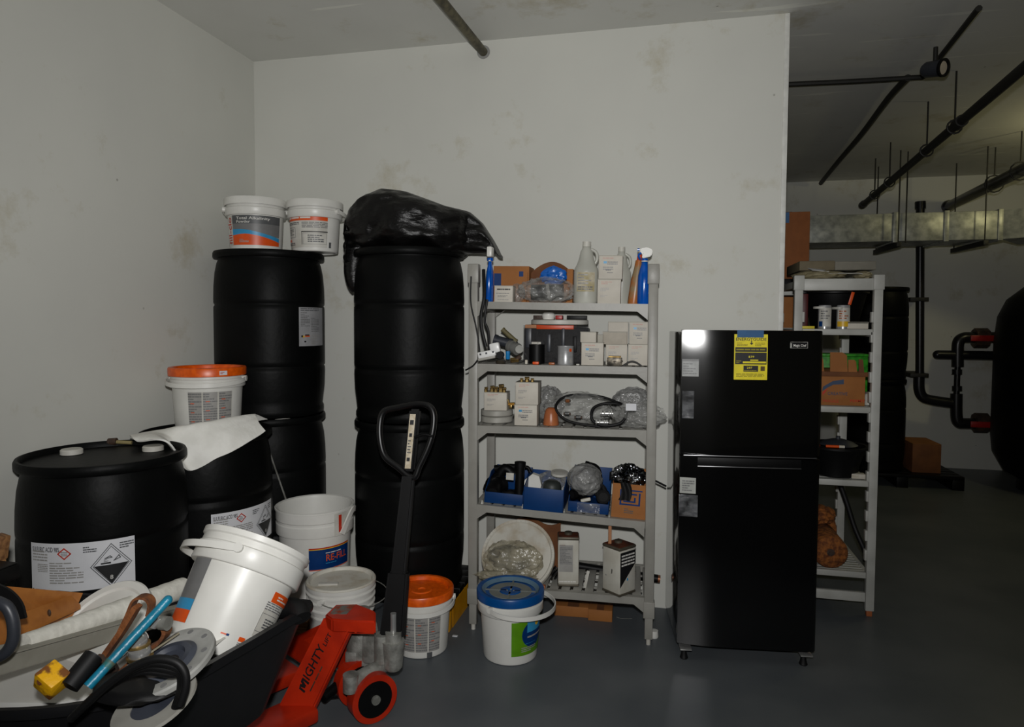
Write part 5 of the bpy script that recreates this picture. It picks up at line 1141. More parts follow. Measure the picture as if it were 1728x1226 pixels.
# ------------------------------------------------------------------ refrigerator
FO = Vector((.074, 3.133, 0)); FA = .12; FM = Matrix.Translation(FO) @ Matrix.Rotation(FA, 4, 'Z'); FI = FM.inverted(); FW = .612
fn_ = Vector((-math.sin(FA), math.cos(FA), 0))
def fp(px, py): return FI @ PLp(px, py, FO, fn_)
fr = thing('refrigerator', 'glossy black two door refrigerator with yellow energy label', 'refrigerator', FO, (0, 0, FA))
B().bx(.004, FW-.004, .080, .50, .05, 1.512, .006).out('cabinet', GLOSSB, fr)
def dprof(x):      # left side of the doors, curved to catch the flash as a glint
    if x >= .2: return 0.
    if x > .1: return .14*.1*.5*((.2-x)/.1)**2
    return .007+.14*(.1-x)+.2*(.1-x)**2
def crown(z): return .26*max(0, z-1.40)**2  # door top bowed back so the flash glint lands near the upper edge
def door(z0, z1):
    pr = [(.0, dprof(0)+.014)]+[(.2*i/20, dprof(.2*i/20)) for i in range(21)]+[(FW-.04, 0), (FW-.015, .003), (FW-.004, .010), (FW, .02), (FW, .072)]+[(.03, .078), (.0, dprof(0)+.016)]
    b = B(); b.prism([(x, y) for x, y in pr], z0, z1); bmesh.ops.bevel(b.bm, geom=[e for e in b.bm.edges if abs(e.verts[0].co.z-e.verts[1].co.z) < 1e-6], offset=.0025, segments=2, affect='EDGES')
    for k in range(9): bmesh.ops.bisect_plane(b.bm, geom=b.bm.verts[:]+b.bm.edges[:]+b.bm.faces[:], plane_co=(0, 0, 1.40+.013*k), plane_no=(0, 0, 1))
    for v in b.bm.verts: v.co.y += crown(v.co.z) if v.co.y < .06 else 0
    return b.out('door', GLOSSB, fr, ang=25)
ud = door(.958, 1.522); ld = door(.075, .948)
B().bx(.02, FW-.02, .070, .082, .08, 1.5).out('door_gasket', RUBBER, fr)
B().bx(.012, FW-.02, -.0045, .002, .953, .9575, .001).out('door_edge_trim', mat('dark_chrome', (150, 150, 152), .3, metal=.9), ud)
a, c = fp(1177, 786), fp(1352, 788); B().bx(a.x, c.x, -.005, .001, a.z-.002, a.z+.002, .0006).out('grip_edge', mat('dark_chrome', (0, 0, 0)), ld)
B().bx(a.x, c.x, -.002, .001, a.z+.004, .947, .0005).out('grip_recess', BLACKP, ld)
for px in (1156, 1360):
    a = fp(px, 1112); B().bx(a.x-.022, a.x+.03, -.002, .06, .052, .058, .001).out('hinge_plate', CHROME, fr); B().lathe([(0, 0), (.017, 0), (.019, .004), (.014, .02), (.01, .052), (0, .052)], 20, Matrix.Translation((a.x, .035, 0))).out('levelling_foot', RUBBER, fr)
for px in (1175, 1350):
    a = fp(px, 1112); B().cyl((a.x-.02, .42, .022), (a.x+.02, .42, .022), .022, n=18).out('rear_roller', RUBBER, fr)
def flab(pxl, pyt, pxr, pyb, m, items, name, off=.0006):
    a, c = fp(pxl, pyb), fp(pxr, pyt); W, H = c.x-a.x, c.z-a.z
    f = lambda u, v, of: Vector((a.x+u, crown(a.z+v)-of, a.z+v)) if a.x > .2 else Vector((a.x+u, crown(a.z+v)+dprof(max(0, a.x+u))-of-.0008, a.z+v))
    return sticker(ud if a.z > .955 else ld, f, 0, 0, W, H, m, items(W, H), name=name, off=off), W, H
def eg(w, h):
    return [('t', 'ENERGYGUIDE', .04*w, .86*h, .065*h, BLACKINK, .92*w), ('r', .5*w, .8*h, .53*w, .86*h, BLACKINK), ('p', [(.46*w, .81*h), (.515*w, .765*h), (.57*w, .81*h)], BLACKINK),
            ('l', .08*w, .74*h, .4*w, .82*h, 3, mat('olive_ink', (150, 138, 24), .6), 4), ('l', .62*w, .74*h, .92*w, .82*h, 3, mat('olive_ink', (0, 0, 0)), 5),
            ('r', .03*w, .615*h, .97*w, .715*h, BLACKINK), ('l', .06*w, .635*h, .92*w, .695*h, 1, mat('olive_ink', (0, 0, 0)), 6), ('r', .03*w, .34*h, .97*w, .6*h, BLACKINK),
            ('t', '$39', .42*w, .49*h, .04*h, YELLAB, .18*w), ('r', .48*w, .42*h, .72*w, .445*h, YELLAB), ('r', .26*w, .365*h, .95*w, .405*h, YELLAB), ('l', .06*w, .36*h, .22*w, .43*h, 2, mat('olive_ink', (0, 0, 0)), 7), ('l', .24*w, .57*h, .72*w, .595*h, 1, RUSTD, 3),
            ('r', .28*w, .18*h, .72*w, .31*h, BLACKINK), ('t', '297', .38*w, .245*h, .04*h, YELLAB, .16*w), ('l', .3*w, .19*h, .68*w, .22*h, 1, mat('olive_ink', (0, 0, 0)), 7), ('r', .79*w, .2*h, .92*w, .3*h, mat('brown_ink', (84, 66, 16), .6)),
            ('l', .06*w, .06*h, .9*w, .14*h, 3, mat('olive_ink', (0, 0, 0)), 9)]
flab(1238, 564, 1296, 640, YELLAB, eg, 'energy_label')
flab(1244, 557, 1289, 569, TAPE, lambda w, h: [('r', 0, 0, w, .34*h, mat('green_tape_overlap', (96, 140, 60), .5))], 'tape', off=.004)
def badge(w, h): return [('o', [(0, 0), (w, 0), (w, h), (0, h)], .0018, ALU), ('r', -.002, .1*h, .006, .8*h, ALU), ('t', 'Magic Chef', .16*w, .25*h, .42*h, WHITEINK, .76*w)]
flab(1334, 577, 1363, 587, BLACKP, badge, 'badge')
flab(1152, 606, 1180, 635, mat('clear_label', (150, 152, 150), .4, c2=(128, 130, 128), sc=20), lambda w, h: [('r', 0, .88*h, w, h, GREYINK), ('l', .05*w, .1*h, .9*w, .8*h, 5, GREYINK, 3)], 'protective_note')
flab(1148, 807, 1175, 833, mat('paper_note', (176, 178, 172), .6), lambda w, h: [('l', .15*w, .12*h, .9*w, .85*h, 5, GREYINK, 5)], 'paper_note')
SCR = film('film_scrap', (150, 152, 156), .25, .08, 30, 1.)
for q in ((1152, 660, 1172, 706), (1146, 836, 1178, 872)):
    a, c = fp(q[0], q[3]), fp(q[2], q[1]); b = B(); b.grid(lambda u, v: Vector((a.x+(c.x-a.x)*u, dprof(max(0, a.x+(c.x-a.x)*u))-.002-.004*abs(noise.noise(Vector((u*5, v*7, q[0])))), a.z+(c.z-a.z)*v)), 14, 18); b.out('film_scrap', SCR, ud if a.z > .95 else ld, ang=15)

# ------------------------------------------------------------------ white rack behind the wall end
RO = Vector((.688, 3.87, 0)); RW = .388; RD = .64
rk = thing('storage_rack', 'light grey post rack with notched posts behind the refrigerator', 'rack', RO)
for x in (0, RW):
    for y in (0, RD):
        b = B(); b.bx(x-.021, x+.021, y-.02, y+.02, .03, 1.80, .003); sgn = 1 if x == 0 else -1
        for k in range(13): b.bx(x+sgn*.02, x+sgn*.031, y-.016, y+.016, .30+k*.105, .30+k*.105+.055, .001)
        po = b.out('post', RACKM, rk); B().bx(x-.026, x+.026, y-.024, y+.024, 1.73, 1.808, .003).out('post_cap', RACKM, po); B().bx(x-.014, x+.014, y-.014, y+.014, 0, .032, .002).out('foot', TERRA if (x, y) == (RW, 0) else RACKM, po)
RZ = [1.79, 1.525, 1.115, .725, .235]
for k, z in enumerate(RZ):
    hb = .062 if k == 0 else .032
    for y in (-.004, RD+.004): B().bx(.022, RW-.022, y-.012, y+.012, z-hb, z, .003).out('end_beam', RACKM, rk)
    for x in (.012, RW-.012): B().bx(x-.01, x+.01, .02, RD-.02, z-.04, z-.004, .002).out('side_beam', RACKM, rk)
    n = 16
    for i in range(n): B().bx(.02, RW-.02, .02+(RD-.04)*i/n+.004, .02+(RD-.04)*(i+1)/n-.008, z-.014, z-.004, .001).out('slat', RACKM, rk)
B().bx(.022, RW-.022, -.014, .01, .075, .125, .003).out('bottom_brace', RACKM, rk)
def rp(px, py, d=0.): return Yp(px, py, RO.y+d)-RO
def rthing(name, label, cat, k, px, d, group=None, rot=(0, 0, 0), dz=0): 
    p = rp(px, 600, d); return thing(name, label, cat, (RO.x+p.x, RO.y+d, RZ[k]+.0005+dz), rot, group)
# on top
def sheet(label, cat, name, x0, x1, y0, y1, z, m, th, seed, cur=.01, wob=.006):
    t = thing(name, label, cat, (RO.x+x0, RO.y+y0, RZ[0]+z)); B().grid(lambda u, v: Vector(((x1-x0)*u, (y1-y0)*v, th+wob*(1+noise.noise(Vector((u*4, v*4, seed))))+cur*math.sin(u*PI))), 16, 8).out(name+'_layer', m, t, solid=.004); return t
pa, pb = rp(1353, 470, 0), rp(1465, 470, 0)
FILMT = film('tan_film', (150, 140, 110), .8, .5, 9, .4)
t = thing('tan_bag', 'crumpled tan plastic heap on top of the notched rack', 'bag', (RO.x+.09, RO.y+.08, RZ[0]), (0, 0, 0)); B().blob((.03, .02, .022), (.13, .12, .03), 61, .2, 2, 4, ridge=True, flat=.001).out('bag_film', FILMT, t)
t = thing('tan_bag', 'small crumpled tan wrap at the right end of the rack top', 'bag', (RO.x+.33, RO.y+.05, RZ[0]), (0, 0, 0)); B().blob((0, .02, .02), (.045, .06, .022), 63, .2, 2, 4, ridge=True, flat=.001).out('bag_film', FILMT, t)
sheet('flat grey sheet on top of the notched rack', 'sheet', 'grey_sheet', .1, .31, -.01, .3, .002, GREYPL, .018, 3, .004)
t = thing('folded_carton', 'flattened brownish grey carton lying across the rack top', 'carton', (RO.x+.02, RO.y+.1, RZ[0]+.052), (0, 0, 0))
B().bx(0, .18, 0, .4, 0, .052, .004).out('carton_half', mat('tan_card', (112, 102, 80), .75), t); B().bx(.18, .385, 0, .4, .0, .047, .004).out('carton_half', mat('grey_card', (128, 124, 112), .75), t)
t = thing('white_paper', 'small white paper on the crumpled heap of the rack top', 'paper', (RO.x+.1, RO.y+.02, RZ[0]+.048), (.25, .1, .2)); B().bx(-.045, .045, -.03, .03, 0, .002).out('paper_sheet', PAPER, t)
# level 1
p0, p1 = rp(1352, 484, .2), rp(1468, 484, .2)
t = rthing('black_crate', 'large black tapered tub on the upper level of the notched rack', 'tub', 1, 1405, .28)
B().lathe([(0, 0), (.11, 0), (.12, .01), (.165, .19), (.178, .195), (.178, .205), (.16, .205), (.112, .012), (0, .01)], 48).out('tub_body', BLACKP, t)
for lbl, px, m1, m2, r in (('white tin with blue patch on the upper level of the notched rack', 1390, WHITEM, NAVYINK, .033), ('white tin with amber band on the upper level of the notched rack', 1421, WHITEM, YELINK, .033)):
    t = rthing('round_tin', lbl, 'tin', 1, px, .06, 'round tins on the notched rack'); B().lathe([(0, 0), (r, 0), (r, .12), (r*.92, .126), (0, .126)], 36).out('tin_body', CAN, t)
    f = fcyl(r+.0005, -PI/2-1.1, 0, 0); sticker(t, f, 0, .012, .07, .112, m1, [('r', 0 if px < 1400 else .0, .012, .02 if px < 1400 else .07, .04, m2), ('l', .01, .05, .06, .1, 4, GREYINK if px < 1400 else TERRA, 3)], name='tin_label')
for lbl, px, py in (('flat white lid on the tub left of the tins, notched rack', 1386, 519), ('grey lid tilted above the amber banded tin, notched rack', 1416, 520)):
    p = rp(px, py, .08); t = thing('tin_lid', lbl, 'lid', (RO.x+p.x, RO.y+.07, RO.z+p.z-.006)); B().lathe([(0, 0), (.043, 0), (.043, .012), (0, .012)], 32).out('lid_disc', WHITEM if px < 1400 else GREYPL, t)
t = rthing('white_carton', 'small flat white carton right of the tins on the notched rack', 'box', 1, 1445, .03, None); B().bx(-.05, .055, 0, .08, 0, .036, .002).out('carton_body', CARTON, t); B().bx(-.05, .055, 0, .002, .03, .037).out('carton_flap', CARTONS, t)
t = rthing('yellow_stick', 'short yellow strip at the left edge of the notched rack', 'strip', 1, 1360, .0, None); B().bx(-.03, .04, .0, .02, 0, .014, .002).out('strip_body', mat('yellow_strip', (220, 200, 50), .5), t)
t = rthing('red_can', 'narrow dark red container behind the left post of the notched rack', 'container', 1, 1356, .1, None); B().bx(-.012, .018, 0, .06, 0, .19, .004).out('container_body', mat('dark_red_plastic', (74, 8, 8), .5), t); B().bx(-.008, .014, .01, .05, .19, .21, .003).out('container_cap', BLACKP, t)
t = rthing('orange_strip', 'small orange tag leaning above the amber banded tin', 'tag', 1, 1431, .1, None, dz=.13); B().box((0, 0, .035), (.016, .004, .07), .001, Matrix.Rotation(.25, 4, 'Y')).out('tag_sheet', ORPRINT, t)
# level 2: branded carton
q0_, q1_ = rp(1375, 655, .03), rp(1460, 655, .03); wv = .31; hb = rp(1420, 628, .03).z-RZ[2]
t = thing('cardboard_box', 'open brown carton with blue swoosh on the middle level of the notched rack', 'box', (RO.x+q1_.x-wv/2, RO.y+.03, RZ[2]+.0005), (0, 0, 0), 'brown cardboard boxes')
o = B().bx(-wv/2, wv/2, 0, .4, 0, hb, .002).out('carton_body', CARD, t)
fx = lambda px, py: (rp(px, py, .03).x-(q1_.x-wv/2)+wv/2, rp(px, py, .03).z-RZ[2])
prints(o, lambda u, v, of: Vector((-wv/2+u, -of, v)), [('p', [fx(1387, 660), fx(1389, 652), fx(1405, 643), fx(1424, 640), fx(1424, 648), fx(1406, 649), fx(1396, 654)], mat('slate_ink', (54, 72, 100), .6)), ('p', [fx(1388, 667), fx(1388, 661), fx(1398, 654), fx(1393, 661)], REDPRINT),
    ('t', 'CREATIVE', fx(1396, 666)[0], fx(1396, 666)[1], .016, mat('slate_ink', (0, 0, 0)), .1), ('t', 'FRAGILE', fx(1388, 678)[0], fx(1388, 678)[1], .014, REDPRINT, .08), ('t', 'PERMIT', fx(1434, 678)[0], fx(1434, 678)[1], .014, REDPRINT, .075)], off=.0006)
B().bx(-wv/2-.004, wv/2+.01, -.012, -.002, hb-.022, hb+.003, .002).out('folded_flap', CARDD, t)
zf = RZ[2]+hb
for lbl, xa, xb, h_, m in (('flap', 1403, 1433, .105, CARD), ('flap', 1434, 1449, .066, CARD), ('flap', 1452, 1461, .07, CARDD), ('flap', 1386, 1393, .07, CARD)):
    u0, u1 = fx(xa, 600)[0]-wv/2, fx(xb, 600)[0]-wv/2; b = B(); b.geo([(u0, .02, hb), (u1, .02, hb), (u1-.004, .03, hb+h_*.86), (u0+.7*(u1-u0), .03, hb+h_), (u0, .03, hb+h_)], [[0, 1, 2, 3, 4]]); b.out(lbl, m, t, solid=.003)
gz = rp(1430, 597, .46).z-RZ[2]; gx1 = rp(1467, 605, .46).x
t = thing('green_crate', 'bright green crate standing behind the brown carton of the notched rack', 'crate', (RO.x+gx1-.155, RO.y+.46, RZ[2]+.0005))
B().bx(-.15, .15, 0, .14, 0, gz-.015, .006).out('crate_body', GREENP, t); B().bx(-.155, .155, -.005, .145, gz-.015, gz, .003).out('crate_rim', GREENP, t)
t = rthing('glass_jar', 'small pale jar beside the brown carton on the notched rack', 'jar', 2, 1467, .1, None); B().lathe([(0, 0), (.018, 0), (.02, .004), (.02, .05), (.014, .06), (0, .06)], 20).out('jar_body', WHITEM, t); B().cyl((0, 0, .06), (0, 0, .07), .016, n=18).out('jar_lid', ALU, t)
# level 3
t = rthing('black_pan', 'deep black pan on the lower middle level of the notched rack', 'pan', 3, 1415, .12)
B().lathe([(0, 0), (.1, 0), (.11, .006), (.118, .07), (.15, .15), (.165, .155), (.165, .165), (.145, .165), (.105, .012), (0, .01)], 44).out('pan_body', BLACKP, t)
p = rp(1418, 738, .1); t = rthing('dark_lid', 'dark blue grey domed lid resting on the black pan', 'lid', 3, 1418, .12, None, dz=.166); B().lathe([(0, .03), (.03, .03), (.07, .018), (.1, .0), (.095, 0), (0, .002)][::-1], 36).out('lid_disc', DARKG, t); B().cyl((0, 0, .03), (0, 0, .045), .012, n=14).out('lid_knob', DARKG, t)
t = rthing('orange_tube', 'orange and cream tube lying across the pan rim', 'tube', 3, 1413, -.01, None, dz=.167); B().cyl((-.045, 0, .008), (.045, 0, .008), .007, n=14).out('tube_body', ORPRINT, t); B().cyl((.02, 0, .008), (.047, 0, .008), .0075, n=14).out('tube_cap', DIRTYW, t)
t = rthing('white_block', 'small white soap block on the lower middle level of the notched rack', 'block', 3, 1455, .02, None); B().bx(-.035, .035, 0, .05, 0, .026, .003).out('block_body', CARTON, t); B().bx(-.034, .0, -.001, .0, .004, .02).out('block_label', DIRTYW, t)
# level 4: coir rolls
t = rthing('coir_roll', 'front orange brown coir roll on the bottom level of the notched rack', 'roll', 4, 1411, -.0, 'coir rolls'); 
B().lathe([(.02, 0), (.08, 0), (.088, .012), (.088, .27), (.08, .28), (.02, .28), (.02, .0)], 40, Matrix.Translation((0, 0, .088)) @ Matrix.Rotation(-PI/2, 4, 'X')).out('roll_body', COIR, t, ang=60); B().cyl((0, .004, .088), (0, .01, .088), .02, n=20).out('roll_core', RUSTD, t)
t = rthing('coir_roll', 'rear orange brown coir roll lying behind the front roll', 'roll', 4, 1391, .12, 'coir rolls', dz=.0)
B().lathe([(.02, 0), (.085, 0), (.095, .015), (.095, .22), (.085, .24), (0, .24)], 40, Matrix.Translation((-.12, .22, .1)) @ Matrix.Rotation(PI/2, 4, 'Y')).out('roll_body', COIR, t, ang=60); B().blob((.02, .18, .21), (.10, .08, .06), 71, .2, 3, 4).out('roll_end', COIR, t)
t = rthing('black_hose', 'black hose curling down behind the coir rolls', 'hose', 4, 1440, .3, None); B().tube([(-.06, 0, .42), (-.02, -.02, .3), (.02, -.05, .16), (.06, -.1, .05), (.05, -.16, .014)], .014, 12).out('hose_run', RUBBER, t)

# ------------------------------------------------------------------ cartons behind the rack, drums and pallet in the plant room
def cbox(label, px0, px1, y, dep, z0, z1, m, group, name='cardboard_box'):
    a, c = Yp(px0, 500, y), Yp(px1, 500, y); w = c.x-a.x
    t = thing(name, label, 'box', ((a.x+c.x)/2, y, z0), (0, 0, 0), group); B().bx(-w/2, w/2, 0, dep, 0, z1-z0, .004).out('box_body', m, t); B().bx(-.025, .025, -.001, dep, z1-z0, z1-z0+.001).out('packing_tape', CARDD, t); return t, w
yb = 4.72
z1_, z2_, z3_, z4_ = Yp(1345, 357, yb).z, Yp(1345, 470, yb).z, Yp(1345, 500, yb).z, 1.1
grp = 'cartons stacked behind the notched rack'
cbox('bottom brown carton of the stack behind the notched rack', 1290, 1364, yb, .4, 0, .56, CARD, grp); cbox('second brown carton of the stack behind the notched rack', 1290, 1364, yb, .4, .562, 1.1, CARD, grp)
cbox('third brown carton, seen beside the wall edge under the black tote', 1290, 1362, yb, .4, 1.102, z3_-.002, CARD, grp)
cbox('black tote between the brown cartons behind the notched rack', 1284, 1366, yb-.01, .42, z3_, z2_-.002, BLACKP, grp, 'black_tote')
t, w = cbox('tall brown carton with blue corner at the top of the stack by the wall edge', 1290, 1364, yb, .4, z2_, z1_, mat('rust_cardboard', (142, 84, 42), .8), grp)
a, c = Yp(1322, 376, yb), Yp(1332, 358, yb); B().bx(a.x-t.location.x, c.x-t.location.x, -.002, -.0005, a.z-z2_, c.z-z2_).out('blue_patch', TAPE, t)
p = Yp(1530, 600, 7.3); 
for lbl, zz in (('lower black drum of the far stack in the plant room', .13), ('upper black drum of the far stack in the plant room', 1.018)):
    t = thing('drum', lbl, 'drum', (p.x-.295, 7.3, zz), (0, 0, 0), 'black chemical drums'); drum_parts(t, ())
pq = [G(1595, 808), G(1490, 808)]
px0, px1 = p.x-.62, pq[0].x-.02
t = thing('floor_pallet', 'black pallet under the far drums and carton', 'pallet', (px0, 7.0, 0)); wv = px1-px0
for i in range(6): B().bx(0, wv, i*.115, i*.115+.1, .10, .128, .003).out('deck_board', BLACKP, t)
for x in (.05, wv/2, wv-.05): B().bx(x-.05, x+.05, 0, .675, 0, .10, .003).out('runner', BLACKP, t)
a = Yp(1543, 780, 7.15); c = Yp(1582, 780, 7.15); hh = Yp(1560, 748, 7.15).z-.13
t = thing('cardboard_box', 'dark brown carton with red zigzag on the far black pallet', 'box', ((p.x+c.x)/2+.02, 7.12, .129), (0, 0, 0), 'brown cardboard boxes'); wv = c.x-p.x
o = B().bx(-wv/2, wv/2, 0, .4, 0, hh, .004).out('box_body', CARDD, t); B().bx(-wv/2, wv/2, .0, .4, hh, hh+.002).out('top_flap', CARD, t)

# ------------------------------------------------------------------ black tub cart with junk, foreground left
CO = Vector((-1.6, 1.55, 0))
ct = thing('tub_cart', 'black plastic tub cart heaped with parts in the left foreground', 'cart', CO)
rim = [(-1.105, 1.90), (-1.125, 1.72), (-1.150, 1.58), (-1.18, 1.45), (-1.26, 1.34), (-1.40, 1.25), (-1.6, 1.2), (-1.82, 1.2), (-1.98, 1.26), (-2.08, 1.4), (-2.1, 1.6), (-2.05, 1.74), (-1.96, 1.79), (-1.8, 1.80), (-1.5, 1.82), (-1.22, 1.90)]
RZc = .66
ring = catmull([Vector((x-CO.x, y-CO.y, 0)) for x, y in rim], True, 4); n = len(ring)
DZ = 0.
levels = [(1.0, .655, 0), (1.0, .66, 0), (1.045, .662, 0), (1.05, .648, 0), (1.045, .636, 0), (1.0, .634, 0), (.80, .34, 0), (.74, .32, 0), (.70, .325, 0), (.76, .35, 0), (.965, .64, 0), (1.0, .655, 0)]
vs = []; fs = []
for s, z, _ in levels: vs += [(p.x*s, p.y*s, z+DZ) for p in ring]
for l in range(len(levels)-1):
    for i in range(n): fs.append([l*n+i, l*n+(i+1) % n, (l+1)*n+(i+1) % n, (l+1)*n+i])
fs.append([8*n+i for i in range(n)]); 
b = B(); b.geo(vs, fs); b.out('tub', mat('cart_black', (22, 22, 24), .42, bump=.05, bsc=40), ct, ang=50)
B().box((0, 0, .3), (.5, .34, .04), .006).out('base_frame', BLACKP, ct)
for sx, sy in ((-.22, -.14), (.22, -.14), (-.22, .14), (.22, .14)):
    lg = B().cyl((sx, sy, .1), (sx, sy, .29), .016, n=12).out('leg', BLACKP, ct); B().cyl((sx-.015, sy, .05), (sx+.015, sy, .05), .05, n=20).out('caster', RUBBER, lg)
gp = G(500, 1026, .66)-CO
B().tube([gp+Vector((-.06, .01, -.01)), gp+Vector((-.0, .0, .0)), gp+Vector((.03, -.02, -.02))], .03, 14).out('corner_grip', RUBBER, ct)
def cth(name, label, cat, p, rot=(0, 0, 0), group=None): return thing(name, label, cat, p, rot, group)
zW = .60
# white tray under things
q = [G(0, 1180, .575), G(330, 1180, .575), G(300, 1040, .575), G(-60, 1080, .575)]
P = [(-2.0, 1.30), (-1.75, 1.235), (-1.42, 1.31), (-1.24, 1.44), (-1.2, 1.60), (-1.5, 1.62), (-1.95, 1.56)]
t = cth('white_tray', 'broad white plastic panel lying in the black tub', 'panel', (P[0][0], P[0][1], .605)); b = B(); b.prism([(x-P[0][0], y-P[0][1]) for x, y in P], 0, .012); b.out('panel_sheet', WHITE, t)
b = B(); b.band([(x-P[0][0], y-P[0][1], .018) for x, y in P[:4]], .008, .02); b.out('panel_lip', WHITE, t)
# channel and roll: same direction
ca, cb_ = Dp(10, 1100, 1.62), Dp(298, 1022, 2.16)
def along(a, c, name): pass
D_ = (cb_-ca); du_ = D_.normalized(); dn_ = Vector((0, 0, 1)); ds = du_.cross(dn_).normalized()
t = cth('metal_channel', 'grey metal channel cradling the long white roll', 'channel', ca)
for nm, off_, s3 in (('channel_side', ds*.032+dn_*-.015, (.004, .045)), ('channel_side', ds*-.04+dn_*-.015, (.004, .045)), ('channel_floor', ds*-.004+dn_*-.038, (.072, .004))):
    b = B(); p = off_; w_, h_ = s3; d0 = -du_*.08
    V = [p+d0+ds*sx*w_/2+dn_*sz*h_/2 for sx, sz in ((-1, -1), (1, -1), (1, 1), (-1, 1))]; V2 = [v+D_*1.04-d0 for v in V]
    b.geo(V+V2, [[0, 1, 2, 3], [7, 6, 5, 4], [0, 4, 5, 1], [1, 5, 6, 2], [2, 6, 7, 3], [3, 7, 4, 0]]); b.out(nm, GREYMET, t)
b = B(); p = ds*.032+dn_*.0095
b.band([p-du_*.08+ds*.0, p+D_], .03, .004); b.out('channel_lip', GREYMET, t)
ra, rb_ = Dp(40, 1086, 1.66), Dp(308, 992, 2.20)
t = cth('white_roll', 'long white ridged fabric roll lying in the grey channel', 'roll', ra); Dr = rb_-ra; L_ = Dr.length
prf = [(0, 0)]+[(.024+.010*s+.0012*math.sin(s*60)*.4, s*L_) for s in [i/90 for i in range(91)]]+[(0, L_)]
B().lathe(prf, 32, Dr.to_track_quat('Z', 'Y').to_matrix().to_4x4()).out('roll_body', PAPERROLL, t, ang=70)
# round white plate and wooden drawer
pc = Dp(168, 1058, 1.93)
t = cth('round_plate', 'round white plate lying behind the long white roll', 'plate', pc, (.62, -.16, 0)); R_ = .15
B().lathe([(0, 0), (R_*.80, 0), (R_*.84, .006), (R_*.97, .008), (R_, .004), (R_, -.014), (R_-.005, -.014), (R_-.01, -.004), (0, -.006)], 64).out('plate_disc', WHITE, t)
w0, w1, w2, w3 = Dp(-30, 985, 1.72), Dp(140, 1000, 2.02), Dp(120, 1045, 1.98), Dp(-30, 1085, 1.66)
t = cth('wooden_drawer', 'varnished pine drawer side resting at the back left of the tub', 'drawer', w0)
b = B(); V = [w0, w1, w2+Vector((0, 0, -.0)), w3]; V = [v-w0 for v in V]; nb = (V[1]-V[0]).cross(V[3]-V[0]).normalized()*.016
b.geo([*V, *[v+nb for v in V]], [[0, 1, 2, 3], [7, 6, 5, 4], [0, 4, 5, 1], [1, 5, 6, 2], [2, 6, 7, 3], [3, 7, 4, 0]]); b.out('drawer_side', WOOD, t)
b = B(); lo_ = [Dp(-30, 1058, 1.66)-w0, Dp(120, 1004, 1.97)-w0, Dp(136, 1020, 1.98)-w0, Dp(0, 1082, 1.68)-w0]; nb2 = Vector((0, 0, -.012)); b.geo([*lo_, *[v+nb2 for v in lo_]], [[0, 1, 2, 3], [7, 6, 5, 4], [0, 4, 5, 1], [1, 5, 6, 2], [2, 6, 7, 3], [3, 7, 4, 0]]); b.out('drawer_rail', WOOD, t)
kp = Dp(83, 1033, 1.83)-w0; B().blob(kp, (.006, .003, .009), amp=0, sub=2).out('wood_knot', RUSTD, t)
# ring handle at the left edge
P = [Dp(x, y, 1.5) for x, y in [(-6, 1014), (12, 1024), (22, 1048), (22, 1078), (10, 1100), (-12, 1112)]]
t = cth('grey_ring', 'dark grey curved plastic ring at the left edge of the picture', 'ring', P[0]); B().tube([p-P[0] for p in P], .0125, 16, sub=8).out('ring_tube', DARKG, t)
P = [Dp(x, y, 1.6) for x, y in [(-10, 1000), (10, 1010), (24, 1026), (30, 1045)]]
t = cth('black_strap', 'black strap behind the dark grey ring', 'strap', P[0]); B().band([p-P[0] for p in catmull(P, False, 5)], .006, .05).out('strap_body', RUBBER, t)
# rusty yellow block
pc = Dp(88, 1146, 1.42); t = cth('yellow_block', 'rust stained yellow metal block at the front of the tub', 'block', pc)
b = B(); b.box((0, 0, 0), (.05, .045, .05), .004, Matrix.Rotation(.55, 4, 'Y') @ Matrix.Rotation(.35, 4, 'X')); b.out('block_body', YELRUST, t)
B().cyl((-.004, -.026, .008), (-.004, -.018, .008), .007, n=14).out('bolt', RUST, t)
# short black pipe
a, c = Dp(158, 1106, 1.47), Dp(116, 1158, 1.42); t = cth('black_pipe', 'short black pipe with capped end beside the yellow block', 'pipe', c); B().cyl((0, 0, 0), a-c, .021, n=24).out('pipe_body', RUBBER, t); e = (a-c).normalized(); B().cyl(a-c, a-c+e*.002, .0175, n=24).out('pipe_end', DARKG, t); B().cyl(a-c+e*.0021, a-c+e*.0035, .011, n=20).out('pipe_bore', RUBBER, t)
# teal bar
a, c = Dp(283, 1012, 1.56), Dp(148, 1158, 1.43); t = cth('teal_bar', 'long teal painted bar lying across the tools in the tub', 'bar', a); m_ = (a+c)*.5
b = B(); b.tube([Vector((0, 0, 0)), (c-a)*.2, (c-a)*.6, (c-a)*.78, c-a], .0105, 14, sub=4); b.out('bar_body', TEAL, t); B().blob((0, 0, 0), (.0108,)*3, amp=0, sub=3).out('bar_tip', TEAL, t)
dd = (c-a); B().tube([dd*.72, dd*.86, dd], [.0125, .006], 10).out('flattened_end', mat('dull_teal', (40, 104, 104), .5, c2=(90, 84, 60), sc=30), t)
